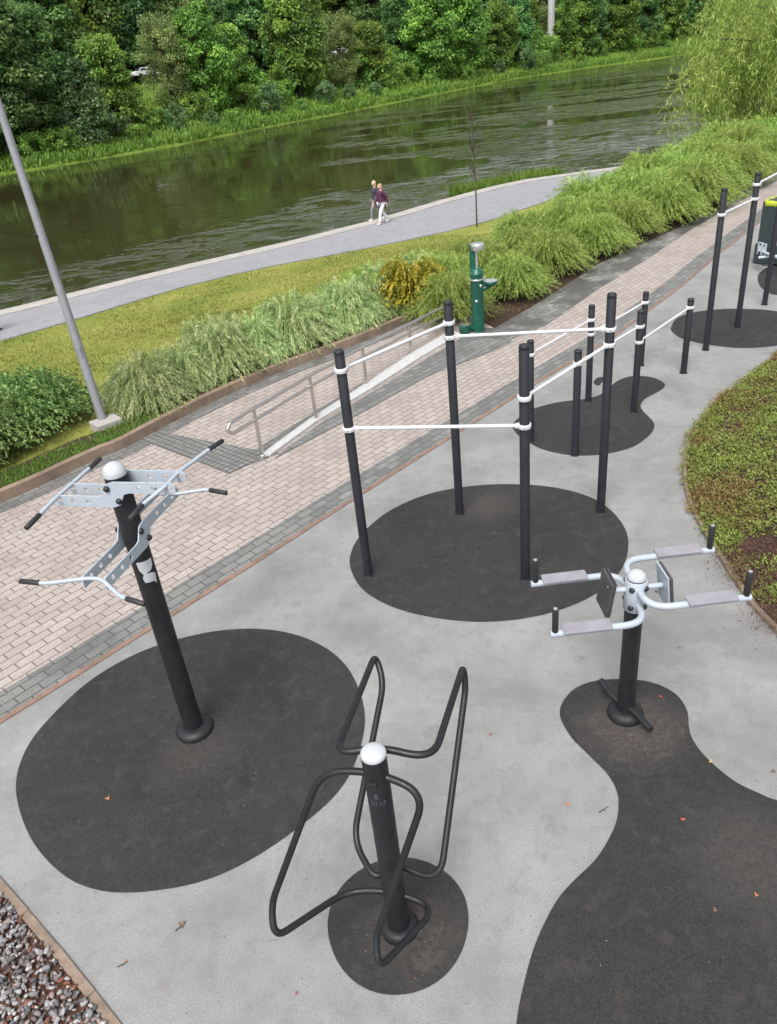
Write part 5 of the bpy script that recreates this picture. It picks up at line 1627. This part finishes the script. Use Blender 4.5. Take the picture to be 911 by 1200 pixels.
# ------------------------------------------------------------------ fallen leaves and twigs on the rubber
M['leaf_red'] = paint('red_leaf', (.36, .09, .06), .7, var=.3, scale=60); M['leaf_orange'] = paint('orange_leaf', (.48, .20, .09), .7, var=.3, scale=60); M['leaf_brown'] = paint('brown_leaf', (.16, .10, .065), .8, var=.35, scale=60); M['leaf_yellow'] = paint('yellow_leaf', (.5, .36, .10), .7, var=.3, scale=60)
def fallen(x, y, mat, size, label, seed):
    q = random.Random(seed)
    p = PTS[(x, y)]
    n_ = 14; vv = [(0, 0, .006)]
    for k in range(n_):
        a = 2 * math.pi * k / n_
        r = size * (.75 + .35 * math.cos(a * 2.5 + q.random()) + .15 * q.random()) * (1.0 if k % 2 else .72)
        vv.append((r * math.cos(a), r * .75 * math.sin(a), .004 + .010 * q.random() + .006 * abs(math.cos(a))))
    rot = q.random() * 6.28
    vv = [(p[0] + v[0] * math.cos(rot) - v[1] * math.sin(rot), p[1] + v[0] * math.sin(rot) + v[1] * math.cos(rot), .006 + v[2]) for v in vv]
    m = MB().add(vv, [(0, k + 1, (k + 1) % n_ + 1) for k in range(n_)], False)
    o = m.build('fallen_leaf', M[mat], None, (p[0], p[1], 0))
    tag(o, label, 'leaf', 'fallen leaves on the court')
LV_ = [(127, 937, 'leaf_orange', .024, 'orange leaf lying on the large left black patch'), (665, 943, 'leaf_orange', .022, 'orange leaf on grey rubber left of the dark curved edge'), (575, 862, 'leaf_red', .016, 'small red leaf on grey rubber between the loops and the dip station'),
       (800, 962, 'leaf_red', .022, 'red leaf on the big dark patch at the right'), (213, 1085, 'leaf_brown', .030, 'crumpled brown leaf on the grey court at the lower left'), (148, 1128, 'leaf_orange', .013, 'tiny pale orange leaf between gravel and brown leaf'),
       (833, 894, 'leaf_yellow', .020, 'yellow leaf on the right border of the dark patch'), (886, 1050, 'leaf_orange', .020, 'orange leaf near the right photo edge on the dark patch'), (838, 1068, 'leaf_brown', .024, 'brown leaf low on the big dark patch'),
       (774, 818, 'leaf_red', .020, 'reddish leaf behind the dip station base'), (348, 1165, 'leaf_red', .014, 'small reddish leaf on grey rubber at the bottom edge'), (796, 760, 'leaf_red', .018, 'faded red leaf on grey rubber under the right dip arms'), (906, 905, 'leaf_brown', .024, 'brown leaf on grey rubber at the right photo edge')]
PTS = {(127, 937): (-2.533, 4.363, 0.000), (665, 943): (1.100, 3.831, 0.000), (575, 862): (0.645, 4.590, 0.000), (800, 962): (1.882, 3.585, 0.000), (213, 1085): (-1.727, 3.206, 0.000), (148, 1128): (-2.060, 2.992, 0.000), (833, 894): (2.290, 4.066, 0.000), (886, 1050): (2.132, 2.969, 0.000), (838, 1068): (1.830, 2.898, 0.000), (774, 818): (2.158, 4.798, 0.000), (348, 1165): (-0.906, 2.669, 0.000), (796, 760): (2.545, 5.383, 0.000), (906, 905): (2.707, 3.916, 0.000)}
for k, a in enumerate(LV_): fallen(*a, k + 1)
def twig(pts, label):
    m = MB().tube([(p[0], p[1], .010) for p in pts], [.004, .002], 6)
    q = (Vector(pts[0]) + Vector(pts[1])) / 2
    a, b = Vector(pts[0]), Vector(pts[1])
    m.tube([(q.x, q.y, .010), (q.x + (b - a).y * .25, q.y - (b - a).x * .25, .012)], [.003, .0015], 5)
    o = m.build('twig', M['bark'], None, (pts[0][0], pts[0][1], 0)); tag(o, label, 'twig', 'twigs on the court')
twig([(1.310, 3.727), (1.393, 3.769)], 'short dark twig on grey rubber beside the dark curved edge')
twig([(-2.110, 2.964), (-2.048, 2.991)], 'thin twig on the grey court close to the gravel')
twig([(-1.761, 3.168), (-1.696, 3.233)], 'twig sticking out under the crumpled brown leaf')
# tiny debris: bark crumbs on the rubber, nobody could count them
rng = np.random.default_rng(31)
n = 1500
xy = np.stack([rng.random(n) * 8 - 3.5, 2 + rng.random(n) ** 1.2 * 9], 1)
keep = (xy[:, 0] < 3.3) & (xy[:, 1] < 8 + (xy[:, 0] + 1.5) * .9) & (xy[:, 1] > 6.2 - (xy[:, 0] + 4.4) * 1.9)
xy = xy[keep]; n = len(xy)
kx = np.concatenate([xy, np.array([KX, KY - .18]) + rng.normal(size=(260, 2)) * np.array([.22, .14]), np.array([LX + .1, LY - .02]) + rng.normal(size=(120, 2)) * .13])
n = len(kx)
pos = np.concatenate([kx, np.full((n, 1), .0085)], 1)
al = unit(n, rng) * np.array([1, 1, .12]); nr = np.array([0, 0, 1.0]) + .25 * unit(n, rng)
o = cards('debris', pos, al, nr, .006 + .012 * rng.random(n), .006, rng.random(n), M['chips'])
tag(o, 'scattered bark crumbs and grit on the rubber court', 'debris', None, 'stuff')

for o_ in list(bpy.data.objects):
    if o_.type == 'MESH' and o_.parent is None and 'kind' not in o_ and 'category' not in o_:
        o_['kind'] = 'structure'
S.render.engine = 'CYCLES'
